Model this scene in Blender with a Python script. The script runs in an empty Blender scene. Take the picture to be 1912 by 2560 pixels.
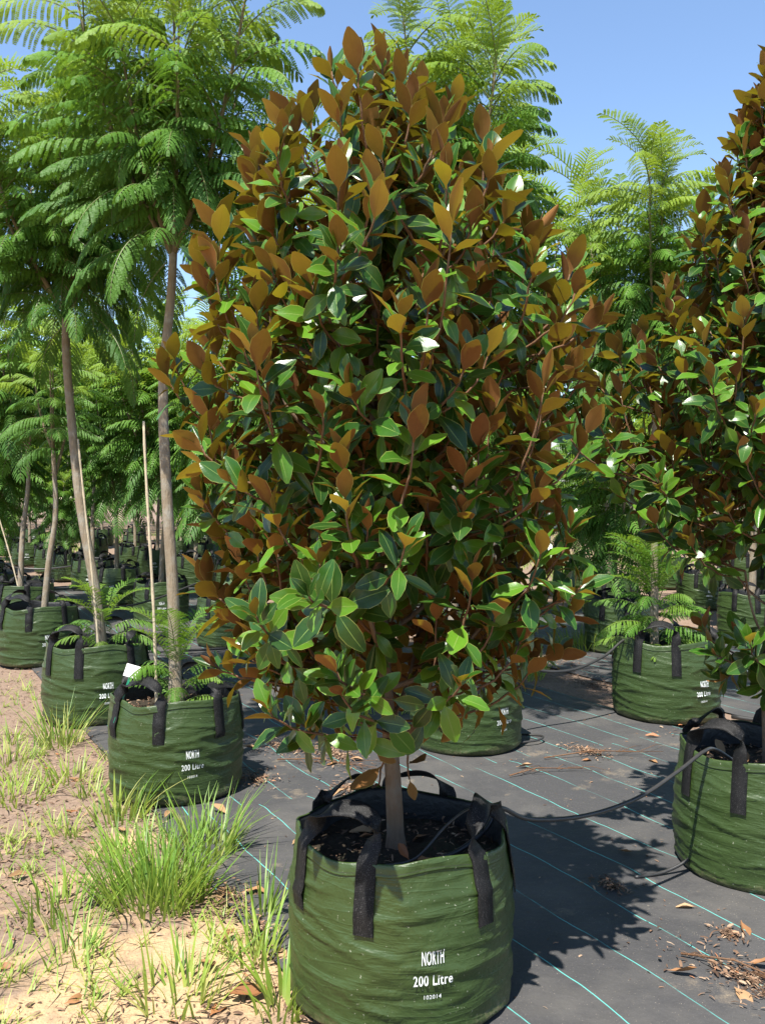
import bpy, bmesh, math, random
import numpy as np
from mathutils import Vector, Matrix, noise
from mathutils.bvhtree import BVHTree

R = math.radians
random.seed(11)
rng = np.random.default_rng(11)
S = bpy.context.scene
COL = S.collection

# ------------------------------------------------------------------ camera, sky, sun, exposure
CAM_H = 1.55
cam_d = bpy.data.cameras.new('camera')
cam = bpy.data.objects.new('camera', cam_d)
COL.objects.link(cam)
cam.location = (0, 0, CAM_H)
cam.rotation_euler = (R(90 - 0.76), 0, 0)
cam_d.sensor_fit = 'VERTICAL'
cam_d.sensor_height = 36
cam_d.lens = 36 * 2250 / 2560
cam_d.clip_start = 0.05
cam_d.clip_end = 2000
S.camera = cam

SUN = Vector((-0.22, -0.45, 1.0)).normalized()
W = bpy.data.worlds.new('World')
S.world = W
W.use_nodes = True
wn = W.node_tree.nodes
sky = wn.new('ShaderNodeTexSky')
sky.sky_type = 'NISHITA'
sky.sun_disc = False
sky.sun_elevation = math.asin(SUN.z)
sky.sun_rotation = math.atan2(SUN.x, SUN.y)
sky.air_density = 1.0
sky.dust_density = 0.0
sky.ozone_density = 2.4
wn['Background'].inputs['Strength'].default_value = 0.10
W.node_tree.links.new(sky.outputs[0], wn['Background'].inputs['Color'])

sun_d = bpy.data.lights.new('sun', 'SUN')
sun_d.energy = 5.0
sun_d.angle = R(0.53)
sun_d.color = (1.0, 0.955, 0.87)
sun = bpy.data.objects.new('sun', sun_d)
COL.objects.link(sun)
sun.location = (-5, -8, 20)
sun.rotation_euler = SUN.to_track_quat('Z', 'Y').to_euler()

S.view_settings.view_transform = 'Standard'
S.view_settings.look = 'None'
S.view_settings.exposure = 1.40
S.view_settings.gamma = 1.0
S.cycles.max_bounces = 6
S.cycles.diffuse_bounces = 2
S.cycles.glossy_bounces = 2
S.cycles.transmission_bounces = 4
S.cycles.transparent_max_bounces = 4


# ------------------------------------------------------------------ material helpers
class NT:
    def __init__(self, name):
        self.m = bpy.data.materials.new(name)
        self.m.use_nodes = True
        self.t = self.m.node_tree
        self.t.nodes.clear()
        self.out = self.n('ShaderNodeOutputMaterial')

    def n(self, typ, **kw):
        nd = self.t.nodes.new(typ)
        for k, v in kw.items():
            setattr(nd, k, v)
        return nd

    def put(self, sock, v):
        if hasattr(v, 'is_output'):
            self.t.links.new(v, sock)
        elif isinstance(v, (tuple, list)) and sock.type == 'RGBA' and len(v) == 3:
            sock.default_value = (*v, 1)
        else:
            sock.default_value = v

    def noise(self, scale, detail=4, rough=0.55, vec=None, dist=0.0):
        nd = self.n('ShaderNodeTexNoise')
        self.put(nd.inputs['Scale'], scale)
        self.put(nd.inputs['Detail'], detail)
        self.put(nd.inputs['Roughness'], rough)
        self.put(nd.inputs['Distortion'], dist)
        if vec is not None:
            self.put(nd.inputs['Vector'], vec)
        return nd.outputs['Fac']

    def ramp(self, fac, stops):
        nd = self.n('ShaderNodeValToRGB')
        el = nd.color_ramp.elements
        while len(el) < len(stops):
            el.new(0.5)
        for e, (p, c) in zip(el, stops):
            e.position = p
            e.color = (*c, 1) if isinstance(c, (tuple, list)) else (c, c, c, 1)
        self.put(nd.inputs[0], fac)
        return nd.outputs[0]

    def math(self, op, a, b=0.0, c=None, clamp=False):
        nd = self.n('ShaderNodeMath', operation=op, use_clamp=clamp)
        self.put(nd.inputs[0], a)
        self.put(nd.inputs[1], b)
        if c is not None:
            self.put(nd.inputs[2], c)
        return nd.outputs[0]

    def mix(self, fac, a, b, mode='MIX'):
        nd = self.n('ShaderNodeMix', data_type='RGBA', blend_type=mode)
        self.put(nd.inputs[0], fac)
        self.put(nd.inputs[6], a)
        self.put(nd.inputs[7], b)
        return nd.outputs[2]

    def bump(self, h, strength=0.5, dist=0.01, normal=None):
        nd = self.n('ShaderNodeBump')
        self.put(nd.inputs['Strength'], strength)
        self.put(nd.inputs['Distance'], dist)
        self.put(nd.inputs['Height'], h)
        if normal is not None:
            self.put(nd.inputs['Normal'], normal)
        return nd.outputs[0]

    def bsdf(self, color, rough=0.6, spec=0.5, normal=None):
        nd = self.n('ShaderNodeBsdfPrincipled')
        self.put(nd.inputs['Base Color'], color)
        self.put(nd.inputs['Roughness'], rough)
        self.put(nd.inputs['Specular IOR Level'], spec)
        if normal is not None:
            self.put(nd.inputs['Normal'], normal)
        return nd.outputs[0]

    def translucent(self, color):
        nd = self.n('ShaderNodeBsdfTranslucent')
        self.put(nd.inputs['Color'], color)
        return nd.outputs[0]

    def mixs(self, fac, a, b):
        nd = self.n('ShaderNodeMixShader')
        self.put(nd.inputs[0], fac)
        self.put(nd.inputs[1], a)
        self.put(nd.inputs[2], b)
        return nd.outputs[0]

    def done(self, sh):
        self.t.links.new(sh, self.out.inputs['Surface'])
        return self.m

    def obco(self):
        return self.n('ShaderNodeTexCoord').outputs['Object']

    def pos(self):
        return self.n('ShaderNodeNewGeometry').outputs['Position']

    def rnd(self):
        """per-piece random value: the object's own plus the per-piece attribute of joined meshes"""
        a = self.n('ShaderNodeAttribute', attribute_name='rnd').outputs['Fac']
        o = self.n('ShaderNodeObjectInfo').outputs['Random']
        return self.math('FRACT', self.math('ADD', a, o))


M = {}


def build_materials():
    # --- magnolia leaf: glossy green above, rust felt below
    k = NT('magnolia_leaf')
    geo = k.n('ShaderNodeNewGeometry')
    uv = k.n('ShaderNodeUVMap', uv_map='UVMap').outputs[0]
    sx = k.n('ShaderNodeSeparateXYZ')
    k.put(sx.inputs[0], uv)
    s = k.math('ABSOLUTE', k.math('MULTIPLY_ADD', sx.outputs[0], 2.0, -1.0))
    margin = k.math('GREATER_THAN', s, 0.95)
    rib = k.math('LESS_THAN', s, 0.035)
    rn = k.rnd()
    nz = k.noise(9, 3, vec=k.obco())
    top = k.ramp(rn, [(0.0, (0.006, 0.028, 0.005)), (0.45, (0.019, 0.078, 0.008)), (1.0, (0.085, 0.205, 0.013))])
    top = k.mix(0.25, top, k.mix(nz, (0.006, 0.022, 0.005), (0.06, 0.14, 0.014)))
    top = k.mix(rib, top, (0.13, 0.20, 0.045))
    top = k.mix(k.math('MULTIPLY', margin, 0.6), top, (0.30, 0.32, 0.08))
    bot = k.ramp(rn, [(0.0, (0.10, 0.031, 0.009)), (0.5, (0.175, 0.062, 0.015)), (1.0, (0.26, 0.115, 0.028))])
    bot = k.mix(0.3, bot, k.mix(nz, (0.10, 0.04, 0.015), (0.25, 0.14, 0.05)))
    bot = k.mix(k.math('MULTIPLY', rib, 0.6), bot, (0.16, 0.06, 0.02))
    bot = k.mix(k.math('MULTIPLY', margin, 0.7), bot, (0.36, 0.32, 0.09))
    bmp = k.bump(k.noise(24, 2, vec=k.obco()), 0.12, 0.004)
    sh_top = k.bsdf(top, 0.30, 0.38, bmp)
    sh_bot = k.bsdf(bot, 0.75, 0.25)
    base = k.mixs(geo.outputs['Backfacing'], sh_top, sh_bot)
    tr = k.translucent(k.ramp(rn, [(0.0, (0.08, 0.07, 0.004)), (0.5, (0.19, 0.165, 0.008)), (1.0, (0.42, 0.38, 0.02))]))
    M['mleaf'] = k.done(k.mixs(0.20, base, tr))

    # --- jacaranda leaflets (tint = age of the frond, from the object's colour)
    def frond_mat(name, tint):
        k = NT(name)
        oi = k.n('ShaderNodeObjectInfo')
        rn = k.rnd()
        age = k.n('ShaderNodeSeparateColor')
        k.put(age.inputs[0], oi.outputs['Color'] if tint else (0.5, 0.5, 0.5))
        a = age.outputs[0]
        if not tint:
            a = k.n('ShaderNodeAttribute', attribute_name='age').outputs['Fac']
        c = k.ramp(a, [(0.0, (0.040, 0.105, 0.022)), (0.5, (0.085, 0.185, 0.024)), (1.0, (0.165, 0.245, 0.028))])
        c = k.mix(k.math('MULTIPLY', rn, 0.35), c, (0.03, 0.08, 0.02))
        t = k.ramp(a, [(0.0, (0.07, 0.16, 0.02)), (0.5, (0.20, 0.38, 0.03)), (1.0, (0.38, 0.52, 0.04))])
        sh = k.bsdf(c, 0.55, 0.18)
        return k.done(k.mixs(0.30, sh, k.translucent(t)))
    M['frond'] = frond_mat('jacaranda_frond', True)
    M['frond_joined'] = frond_mat('jacaranda_crown', False)
    k = NT('rachis')
    M['rachis'] = k.done(k.bsdf((0.10, 0.12, 0.035), 0.5))

    # --- bark
    def bark(name, c1, c2, c3, sc):
        k = NT(name)
        mp = k.n('ShaderNodeMapping')
        mp.inputs['Scale'].default_value = (1, 1, 0.22)
        k.put(mp.inputs[0], k.obco())
        a = k.noise(sc, 6, 0.65, mp.outputs[0])
        b = k.noise(sc * 0.25, 3, 0.6, k.obco())
        c = k.mix(a, c1, c2)
        c = k.mix(k.ramp(b, [(0.45, 0.0), (0.7, 1.0)]), c, c3)
        return k.done(k.bsdf(c, 0.85, 0.2, k.bump(a, 1.0, 0.010)))
    M['bark'] = bark('jacaranda_bark', (0.13, 0.10, 0.07), (0.29, 0.235, 0.165), (0.25, 0.23, 0.19), 60)
    M['bark_dark'] = bark('jacaranda_green_bark', (0.10, 0.085, 0.05), (0.17, 0.14, 0.08), (0.13, 0.12, 0.07), 60)
    M['mbark'] = bark('magnolia_bark', (0.10, 0.065, 0.042), (0.18, 0.125, 0.085), (0.16, 0.135, 0.105), 45)
    M['twig'] = bark('magnolia_shoot', (0.10, 0.05, 0.026), (0.17, 0.09, 0.048), (0.13, 0.08, 0.05), 70)
    M['cane'] = bark('bamboo_cane', (0.38, 0.31, 0.21), (0.50, 0.43, 0.31), (0.33, 0.28, 0.2), 40)

    # --- woven green grow-bag fabric
    k = NT('bag_fabric')
    oc = k.obco()
    sp = k.n('ShaderNodeSeparateXYZ')
    k.put(sp.inputs[0], oc)
    ang = k.math('ARCTAN2', sp.outputs[0], k.math('MULTIPLY', sp.outputs[1], -1.0))
    wa = k.math('SINE', k.math('MULTIPLY', ang, 1150.0))
    wz = k.math('SINE', k.math('MULTIPLY', sp.outputs[2], 3300.0))
    weave = k.math('MULTIPLY', wa, wz)
    n1 = k.noise(5, 5, 0.6, oc)
    n2 = k.noise(46, 4, 0.6, oc)
    col = k.mix(n1, (0.0205, 0.038, 0.0092), (0.032, 0.055, 0.0135))
    col = k.mix(k.math('MULTIPLY', n2, 0.25), col, (0.036, 0.06, 0.018))
    # dust and splashed soil with a ragged upper edge
    zz = k.math('MULTIPLY_ADD', n1, 0.12, k.math('MULTIPLY_ADD', sp.outputs[2], -1.0, 0.02))
    mud = k.math('MULTIPLY', k.ramp(zz, [(0.02, 0.0), (0.09, 1.0)]), k.ramp(k.noise(70, 5, 0.7, oc), [(0.42, 0.0), (0.62, 1.0)]))
    col = k.mix(k.math('MULTIPLY', mud, 0.75), col, (0.22, 0.17, 0.11))
    speck = k.ramp(k.noise(120, 2, 0.5, oc), [(0.70, 0.0), (0.74, 1.0)])
    col = k.mix(k.math('MULTIPLY', speck, 0.55), col, (0.30, 0.30, 0.24))
    nb = k.bump(weave, 0.12, 0.0008)
    mp = k.n('ShaderNodeMapping')
    mp.inputs['Scale'].default_value = (1.2, 1.2, 9.0)
    k.put(mp.inputs[0], oc)
    crease = k.noise(4.2, 5, 0.62, mp.outputs[0], 0.8)
    nb = k.bump(crease, 0.17, 0.008, nb)
    nb = k.bump(k.noise(8, 4, 0.55, oc, 0.6), 0.5, 0.02, nb)
    mp2 = k.n('ShaderNodeMapping')
    mp2.inputs['Scale'].default_value = (1.0, 1.0, 7.0)
    mp2.inputs['Rotation'].default_value = (0.05, 0.03, 0)
    k.put(mp2.inputs[0], oc)
    rg = k.math('ABSOLUTE', k.math('SUBTRACT', k.noise(3.4, 3, 0.5, mp2.outputs[0], 0.3), 0.5))
    nb = k.bump(k.ramp(rg, [(0.0, 1.0), (0.05, 0.35), (0.16, 0.0)]), 0.22, 0.006, nb)
    rgh = k.math('MULTIPLY_ADD', n2, 0.2, 0.32)
    M['bag'] = k.done(k.bsdf(col, rgh, 0.38, nb))
    k = NT('bag_lining')
    M['lining'] = k.done(k.bsdf((0.012, 0.012, 0.013), 0.5, 0.4, k.bump(k.noise(30, 4), 0.5, 0.01)))
    k = NT('webbing')
    uvn = k.n('ShaderNodeUVMap', uv_map='UVMap').outputs[0]
    ck = k.n('ShaderNodeTexBrick')
    k.put(ck.inputs['Vector'], uvn)
    ck.inputs['Scale'].default_value = 1.0
    ck.inputs['Brick Width'].default_value = 0.08
    ck.inputs['Row Height'].default_value = 0.055
    ck.inputs['Mortar Size'].default_value = 0.012
    ck.inputs['Color1'].default_value = (0.016, 0.016, 0.017, 1)
    ck.inputs['Color2'].default_value = (0.009, 0.009, 0.010, 1)
    ck.inputs['Mortar'].default_value = (0.003, 0.003, 0.003, 1)
    glint = k.ramp(k.noise(330, 2, 0.5, k.obco()), [(0.60, 0.0), (0.68, 1.0)])  # glinting of the weave, painted as paler specks in the strap colour
    wc = k.mix(k.math('MULTIPLY', glint, 0.3), ck.outputs['Color'], (0.17, 0.16, 0.16))
    M['webbing'] = k.done(k.bsdf(wc, 0.6, 0.18, k.bump(k.math('ADD', ck.outputs['Fac'], k.noise(300, 2, vec=k.obco())), -0.5, 0.002)))
    k = NT('label_ink')
    M['ink'] = k.done(k.bsdf(k.mix(k.ramp(k.noise(160, 4, 0.7, k.obco()), [(0.60, 0.0), (0.75, 1.0)]), (0.62, 0.64, 0.63), (0.15, 0.2, 0.12)), 0.5))
    k = NT('thread')
    M['thread'] = k.done(k.bsdf((0.02, 0.025, 0.015), 0.7))

    # --- potting soil
    k = NT('potting_soil')
    oc = k.obco()
    c = k.mix(k.noise(55, 6, 0.7, oc), (0.012, 0.010, 0.008), (0.07, 0.055, 0.04))
    c = k.mix(k.ramp(k.noise(6, 5, 0.7, oc), [(0.5, 0.0), (0.65, 0.7)]), c, (0.055, 0.065, 0.04))
    M['soil'] = k.done(k.bsdf(c, 0.95, 0.1, k.bump(k.noise(70, 6, 0.7, oc), 1.0, 0.02)))

    # --- dirt ground
    k = NT('dirt')
    p = k.pos()
    big = k.noise(0.75, 5, 0.6, p)
    mid = k.noise(4.5, 6, 0.65, p)
    fine = k.noise(42, 6, 0.7, p)
    sand = k.mix(fine, (0.34, 0.22, 0.12), (0.46, 0.325, 0.19))
    mul = k.mix(fine, (0.09, 0.06, 0.045), (0.30, 0.215, 0.16))
    f = k.math('ADD', k.math('MULTIPLY', big, 0.62), k.math('MULTIPLY', mid, 0.38))
    # the earth is barer and sandier beside the walking strip, mulched further up the row
    sp = k.n('ShaderNodeSeparateXYZ')
    k.put(sp.inputs[0], p)
    up = k.math('MULTIPLY_ADD', k.math('MINIMUM', sp.outputs[1], 9.0), 0.050, -0.150)
    f = k.math('ADD', f, up)
    c = k.mix(k.ramp(f, [(0.47, 0.0), (0.56, 1.0)]), sand, mul)
    c = k.mix(k.math('MULTIPLY', k.ramp(k.noise(95, 3, 0.6, p), [(0.58, 0.0), (0.66, 1.0)]), 0.5), c, (0.055, 0.04, 0.03))
    hgt = k.math('ADD', k.math('MULTIPLY', fine, 0.4), mid)
    M['dirt'] = k.done(k.bsdf(c, 0.95, 0.1, k.bump(hgt, 0.9, 0.03)))

    # --- black woven weed mat with teal marker threads
    def weed(name, phase):
        k = NT(name)
        p = k.pos()
        sp = k.n('ShaderNodeSeparateXYZ')
        k.put(sp.inputs[0], p)
        a = k.math('ADD', k.math('MULTIPLY', sp.outputs[0], 0.877), k.math('MULTIPLY', sp.outputs[1], 0.48))
        wob = k.math('MULTIPLY_ADD', k.noise(1.3, 2, 0.5, p), 0.10, k.math('MULTIPLY', k.noise(6, 2, 0.5, p), 0.012))
        u = k.math('FRACT', k.math('MULTIPLY', k.math('ADD', k.math('ADD', a, wob), phase), 1 / 0.262))
        ln = k.math('LESS_THAN', k.math('ABSOLUTE', k.math('SUBTRACT', u, 0.5)), 0.0085)
        fine = k.noise(160, 4, 0.7, p)
        big = k.noise(1.6, 5, 0.65, p)
        c = k.mix(fine, (0.026, 0.026, 0.029), (0.060, 0.058, 0.058))
        c = k.mix(k.math('MULTIPLY', k.ramp(big, [(0.45, 0.0), (0.72, 1.0)]), 0.40), c, (0.13, 0.12, 0.105))
        dirt = k.math('MULTIPLY', k.ramp(k.noise(2.6, 6, 0.7, p), [(0.60, 0.0), (0.70, 1.0)]), k.ramp(fine, [(0.35, 0.2), (0.6, 1.0)]))
        c = k.mix(k.math('MULTIPLY', dirt, 0.55), c, (0.27, 0.21, 0.14))
        sprk = k.ramp(k.noise(210, 2, 0.5, p), [(0.70, 0.0), (0.735, 1.0)])
        c = k.mix(k.math('MULTIPLY', sprk, 0.7), c, (0.34, 0.29, 0.22))
        fade = k.ramp(k.noise(3.1, 4, 0.6, p), [(0.36, 0.15), (0.52, 1.0)])
        c = k.mix(k.math('MULTIPLY', ln, fade), c, (0.085, 0.33, 0.30))
        nb = k.bump(k.noise(5, 4, 0.6, p), 0.5, 0.03)
        nb = k.bump(fine, 0.25, 0.003, nb)
        return k.done(k.bsdf(c, 0.62, 0.35, nb))
    M['mat_near'] = weed('weed_mat', 0.02)
    M['mat_far'] = weed('weed_mat_back', 0.10)

    # --- small things
    k = NT('dry_leaf')
    rn = k.rnd()
    c = k.ramp(rn, [(0.0, (0.19, 0.075, 0.026)), (0.45, (0.25, 0.14, 0.065)), (0.8, (0.33, 0.21, 0.11)), (1.0, (0.27, 0.09, 0.028))])
    c = k.mix(k.math('MULTIPLY', k.noise(40, 4), 0.4), c, (0.13, 0.075, 0.04))
    M['dry'] = k.done(k.bsdf(c, 0.6, 0.3))
    k = NT('mulch_chip')
    rn = k.rnd()
    c = k.ramp(rn, [(0.0, (0.05, 0.032, 0.022)), (0.35, (0.11, 0.066, 0.042)), (0.75, (0.20, 0.125, 0.08)), (0.96, (0.30, 0.22, 0.15)), (1.0, (0.30, 0.12, 0.05))])
    M['chip'] = k.done(k.bsdf(c, 0.9, 0.15))
    k = NT('grass_blade')
    rn = k.rnd()
    uv = k.n('ShaderNodeUVMap', uv_map='UVMap').outputs[0]
    sx = k.n('ShaderNodeSeparateXYZ')
    k.put(sx.inputs[0], uv)
    c = k.ramp(rn, [(0.0, (0.08, 0.17, 0.025)), (0.5, (0.16, 0.27, 0.035)), (0.85, (0.27, 0.33, 0.06)), (1.0, (0.38, 0.35, 0.14))])
    c = k.mix(k.ramp(sx.outputs[1], [(0.0, 0.45), (0.3, 0.0)]), c, (0.36, 0.38, 0.13))
    t = k.mix(0.5, c, (0.55, 0.66, 0.09))
    M['grass'] = k.done(k.mixs(0.35, k.bsdf(c, 0.45, 0.4), k.translucent(t)))
    k = NT('poly_pipe')
    M['pipe'] = k.done(k.bsdf(k.mix(k.noise(18, 4), (0.012, 0.012, 0.013), (0.04, 0.038, 0.036)), 0.42, 0.5))
    k = NT('galvanised')
    M['steel'] = k.done(k.bsdf(k.mix(k.noise(12, 4), (0.40, 0.43, 0.45), (0.58, 0.60, 0.61)), 0.45, 0.5))
    k = NT('white_card')
    M['card'] = k.done(k.bsdf((0.78, 0.78, 0.76), 0.4))
    k = NT('green_plastic')
    M['gplast'] = k.done(k.bsdf((0.01, 0.17, 0.09), 0.35))
    k = NT('shade_roof')
    M['roof'] = k.done(k.bsdf(k.mix(k.noise(0.8, 3, vec=k.pos()), (0.66, 0.69, 0.72), (0.76, 0.78, 0.80)), 0.6))
    k = NT('shed_wall')
    M['wall'] = k.done(k.bsdf(k.mix(k.noise(1.5, 4, vec=k.pos()), (0.42, 0.44, 0.42), (0.55, 0.56, 0.54)), 0.7))


build_materials()


# ------------------------------------------------------------------ mesh helpers
def mesh_arr(name, V, F, mats, uv=None, midx=None, attrs=None, smooth=True):
    """V (n,3); F (m,k) all faces of the same size; uv per vertex"""
    V = np.asarray(V, dtype=np.float32)
    F = np.asarray(F, dtype=np.int32)
    me = bpy.data.meshes.new(name)
    m, kk = F.shape
    me.vertices.add(len(V))
    me.vertices.foreach_set('co', V.ravel())
    me.loops.add(m * kk)
    me.loops.foreach_set('vertex_index', F.ravel())
    me.polygons.add(m)
    me.polygons.foreach_set('loop_start', np.arange(0, m * kk, kk, dtype=np.int32))
    me.polygons.foreach_set('loop_total', np.full(m, kk, dtype=np.int32))
    if midx is not None:
        me.polygons.foreach_set('material_index', np.asarray(midx, dtype=np.int32))
    me.polygons.foreach_set('use_smooth', np.full(m, smooth, dtype=bool))
    if uv is not None:
        l = me.uv_layers.new(name='UVMap')
        l.data.foreach_set('uv', np.asarray(uv, dtype=np.float32)[F.ravel()].ravel())
    for an, av in (attrs or {}).items():
        at = me.attributes.new(an, 'FLOAT', 'POINT')
        at.data.foreach_set('value', np.asarray(av, dtype=np.float32))
    for mt in mats:
        me.materials.append(mt)
    me.update(calc_edges=True)
    me.validate()
    return me


def link(name, me, parent=None, mat=None):
    o = bpy.data.objects.new(name, me)
    COL.objects.link(o)
    if parent is not None:
        o.parent = parent
    if mat is not None:
        o.matrix_local = mat
    return o


def tag(o, label=None, cat=None, group=None, kind=None):
    if label: o['label'] = label
    if cat: o['category'] = cat
    if group: o['group'] = group
    if kind: o['kind'] = kind
    return o


def empty(name, loc, label, cat, group=None, rz=0.0, scale=1.0):
    o = bpy.data.objects.new(name, None)
    COL.objects.link(o)
    o.location = loc
    o.rotation_euler = (0, 0, rz)
    o.scale = (scale,) * 3
    o.empty_display_size = 0.1
    return tag(o, label, cat, group)


def tube_arr(pts, rad, sides=8, cap=True):
    P = np.asarray(pts, dtype=float)
    n = len(P)
    rad = np.broadcast_to(np.asarray(rad, dtype=float), (n,))
    T = np.gradient(P, axis=0)
    T /= np.linalg.norm(T, axis=1, keepdims=True) + 1e-12
    ref = np.array([0.0, 0, 1.0]) if abs(T[0, 2]) < 0.9 else np.array([1.0, 0, 0])
    A = np.cross(T[0], ref)
    A /= np.linalg.norm(A)
    V = []
    ang = np.arange(sides) * 2 * math.pi / sides
    for i in range(n):
        A = A - T[i] * np.dot(A, T[i])
        A /= np.linalg.norm(A) + 1e-12
        B = np.cross(T[i], A)
        V.append(P[i] + rad[i] * (np.cos(ang)[:, None] * A + np.sin(ang)[:, None] * B))
    V = np.concatenate(V)
    F = []
    for i in range(n - 1):
        for j in range(sides):
            a, b = i * sides + j, i * sides + (j + 1) % sides
            F.append((a, b, b + sides, a + sides))
    if cap:
        c0, c1 = len(V), len(V) + 1
        V = np.concatenate([V, P[:1], P[-1:]])
        for j in range(sides):
            F.append((c0, c0, (j + 1) % sides, j))
            e = (n - 1) * sides
            F.append((c1, c1, e + j, e + (j + 1) % sides))
    return V, F


def clean_faces(F):
    return [tuple(dict.fromkeys(f)) for f in F]


def mesh_py(name, V, F, mats, smooth=True, midx=None):
    me = bpy.data.meshes.new(name)
    me.from_pydata([tuple(v) for v in V], [], clean_faces(F))
    for m_ in mats:
        me.materials.append(m_)
    me.polygons.foreach_set('use_smooth', np.full(len(me.polygons), smooth, dtype=bool))
    if midx is not None:
        me.polygons.foreach_set('material_index', np.asarray(midx, dtype=np.int32))
    me.update()
    return me


def tube(name, pts, rad, mat, parent=None, sides=8):
    V, F = tube_arr(pts, rad, sides)
    return link(name, mesh_py(name, V, F, [mat]), parent)


def bez(p0, p1, p2, n):
    t = np.linspace(0, 1, n)[:, None]
    return (1 - t) ** 2 * np.asarray(p0) + 2 * t * (1 - t) * np.asarray(p1) + t * t * np.asarray(p2)


def catmull(pts, per=8):
    P = np.asarray(pts, dtype=float)
    P = np.concatenate([[2 * P[0] - P[1]], P, [2 * P[-1] - P[-2]]])
    out = []
    for i in range(1, len(P) - 2):
        t = np.linspace(0, 1, per, endpoint=False)[:, None]
        a, b, c, d = P[i - 1], P[i], P[i + 1], P[i + 2]
        out.append(0.5 * ((2 * b) + (c - a) * t + (2 * a - 5 * b + 4 * c - d) * t * t + (3 * b - a - 3 * c + d) * t ** 3))
    out.append(P[-2][None])
    return np.concatenate(out)


def frame(pos, y, z, scale):
    """matrix with local +Y along y and local +Z near z"""
    y = Vector(y).normalized()
    x = y.cross(Vector(z)).normalized()
    z = x.cross(y)
    m = Matrix((x, y, z)).transposed().to_4x4()
    return Matrix.Translation(Vector(pos)) @ m @ Matrix.Scale(scale, 4)


def join_inst(base, mats, rnds=None):
    """base = (V,F,uv); returns joined arrays and per-vertex rnd"""
    V, F, uv = base
    n = len(mats)
    A = np.array([np.array(m) for m in mats])
    Vh = np.concatenate([V, np.ones((len(V), 1))], axis=1)
    VV = np.einsum('nij,vj->nvi', A, Vh)[:, :, :3].reshape(-1, 3)
    FF = (F[None] + (np.arange(n) * len(V))[:, None, None]).reshape(-1, F.shape[1])
    UV = None if uv is None else np.tile(uv, (n, 1))
    rr = np.repeat(rng.random(n) if rnds is None else np.asarray(rnds), len(V))
    return VV, FF, UV, rr


# ------------------------------------------------------------------ ground and mats
UH = np.array([0.877, 0.48])      # across the rows
VH = np.array([-0.48, 0.877])     # along the rows


def ground():
    # one sheet to the horizon, finer near the viewer
    xs = np.unique(np.concatenate([np.linspace(-900, -12, 14), np.linspace(-12, 12, 97), np.linspace(12, 900, 14)]))
    ys = np.unique(np.concatenate([np.linspace(-60, 0, 5), np.linspace(0, 24, 97), np.linspace(24, 1500, 16)]))
    X, Y = np.meshgrid(xs, ys)
    Z = np.array([[0.018 * noise.noise((x * 0.9, y * 0.9, 0)) + 0.012 * noise.noise((x * 3, y * 3, 4)) - 0.012
                   if abs(x) < 12 and 0 < y < 24 else -0.012 for x in xs] for y in ys])
    # keep it under the mats
    a = X * UH[0] + Y * UH[1]
    Z = np.where((a > 0.95) & (Y < 30), np.minimum(Z, -0.012), Z)
    V = np.stack([X.ravel(), Y.ravel(), Z.ravel()], 1)
    w = len(xs)
    F = [(j * w + i, j * w + i + 1, (j + 1) * w + i + 1, (j + 1) * w + i) for j in range(len(ys) - 1) for i in range(w - 1)]
    tag(link('ground', mesh_arr('ground', V, F, [M['dirt']])), 'bare sandy earth with mulch between the rows', 'ground', kind='structure')


def mat_z(a, b, lift):
    return lift + 0.006 + 0.006 * noise.noise((a * 1.7, b * 1.7, lift * 50)) + 0.0025 * noise.noise((a * 6, b * 6, 2))


def weed_mat(name, a0, a1, b0, b1, lift, mat, label, ragged=0.02):
    na, nb = int((a1 - a0) / 0.07), int((b1 - b0) / 0.07)
    V, F = [], []
    for j in range(nb + 1):
        for i in range(na + 1):
            a = a0 + (a1 - a0) * i / na
            b = b0 + (b1 - b0) * j / nb
            ed = 0
            if i == 0: a += ragged * noise.noise((b * 2.2, 3, 0))
            if j in (0, nb): b += ragged * 1.5 * noise.noise((a * 2.0, 7, 0))
            z = mat_z(a, b, lift)
            if i == 0 or i == na or j == 0 or j == nb: z = lift - 0.002 + max(0, 0.012 * noise.noise((a * 3, b * 3, 9)))
            p = UH * a + VH * b
            V.append((p[0], p[1], z))
    w = na + 1
    F = [(j * w + i, j * w + i + 1, (j + 1) * w + i + 1, (j + 1) * w + i) for j in range(nb) for i in range(na)]
    o = link(name, mesh_arr(name, V, F, [mat]))
    tag(o, label, 'weed mat', kind='structure')
    return o


ground()
weed_mat('weed_mat', 1.12, 4.75, -3.0, 4.28, 0.012, M['mat_near'], 'black weed mat with teal threads under the front bags')
weed_mat('weed_mat', 1.14, 4.72, 4.10, 17.0, 0.001, M['mat_far'], 'dusty black weed mat running up under the middle rows')
weed_mat('weed_mat', 5.35, 8.6, -2.0, 16.0, 0.001, M['mat_far'], 'dusty black weed mat under the right hand rows')


# ------------------------------------------------------------------ grow bags
BH, BR = 0.515, 0.345
SOIL_Z = 0.425


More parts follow.
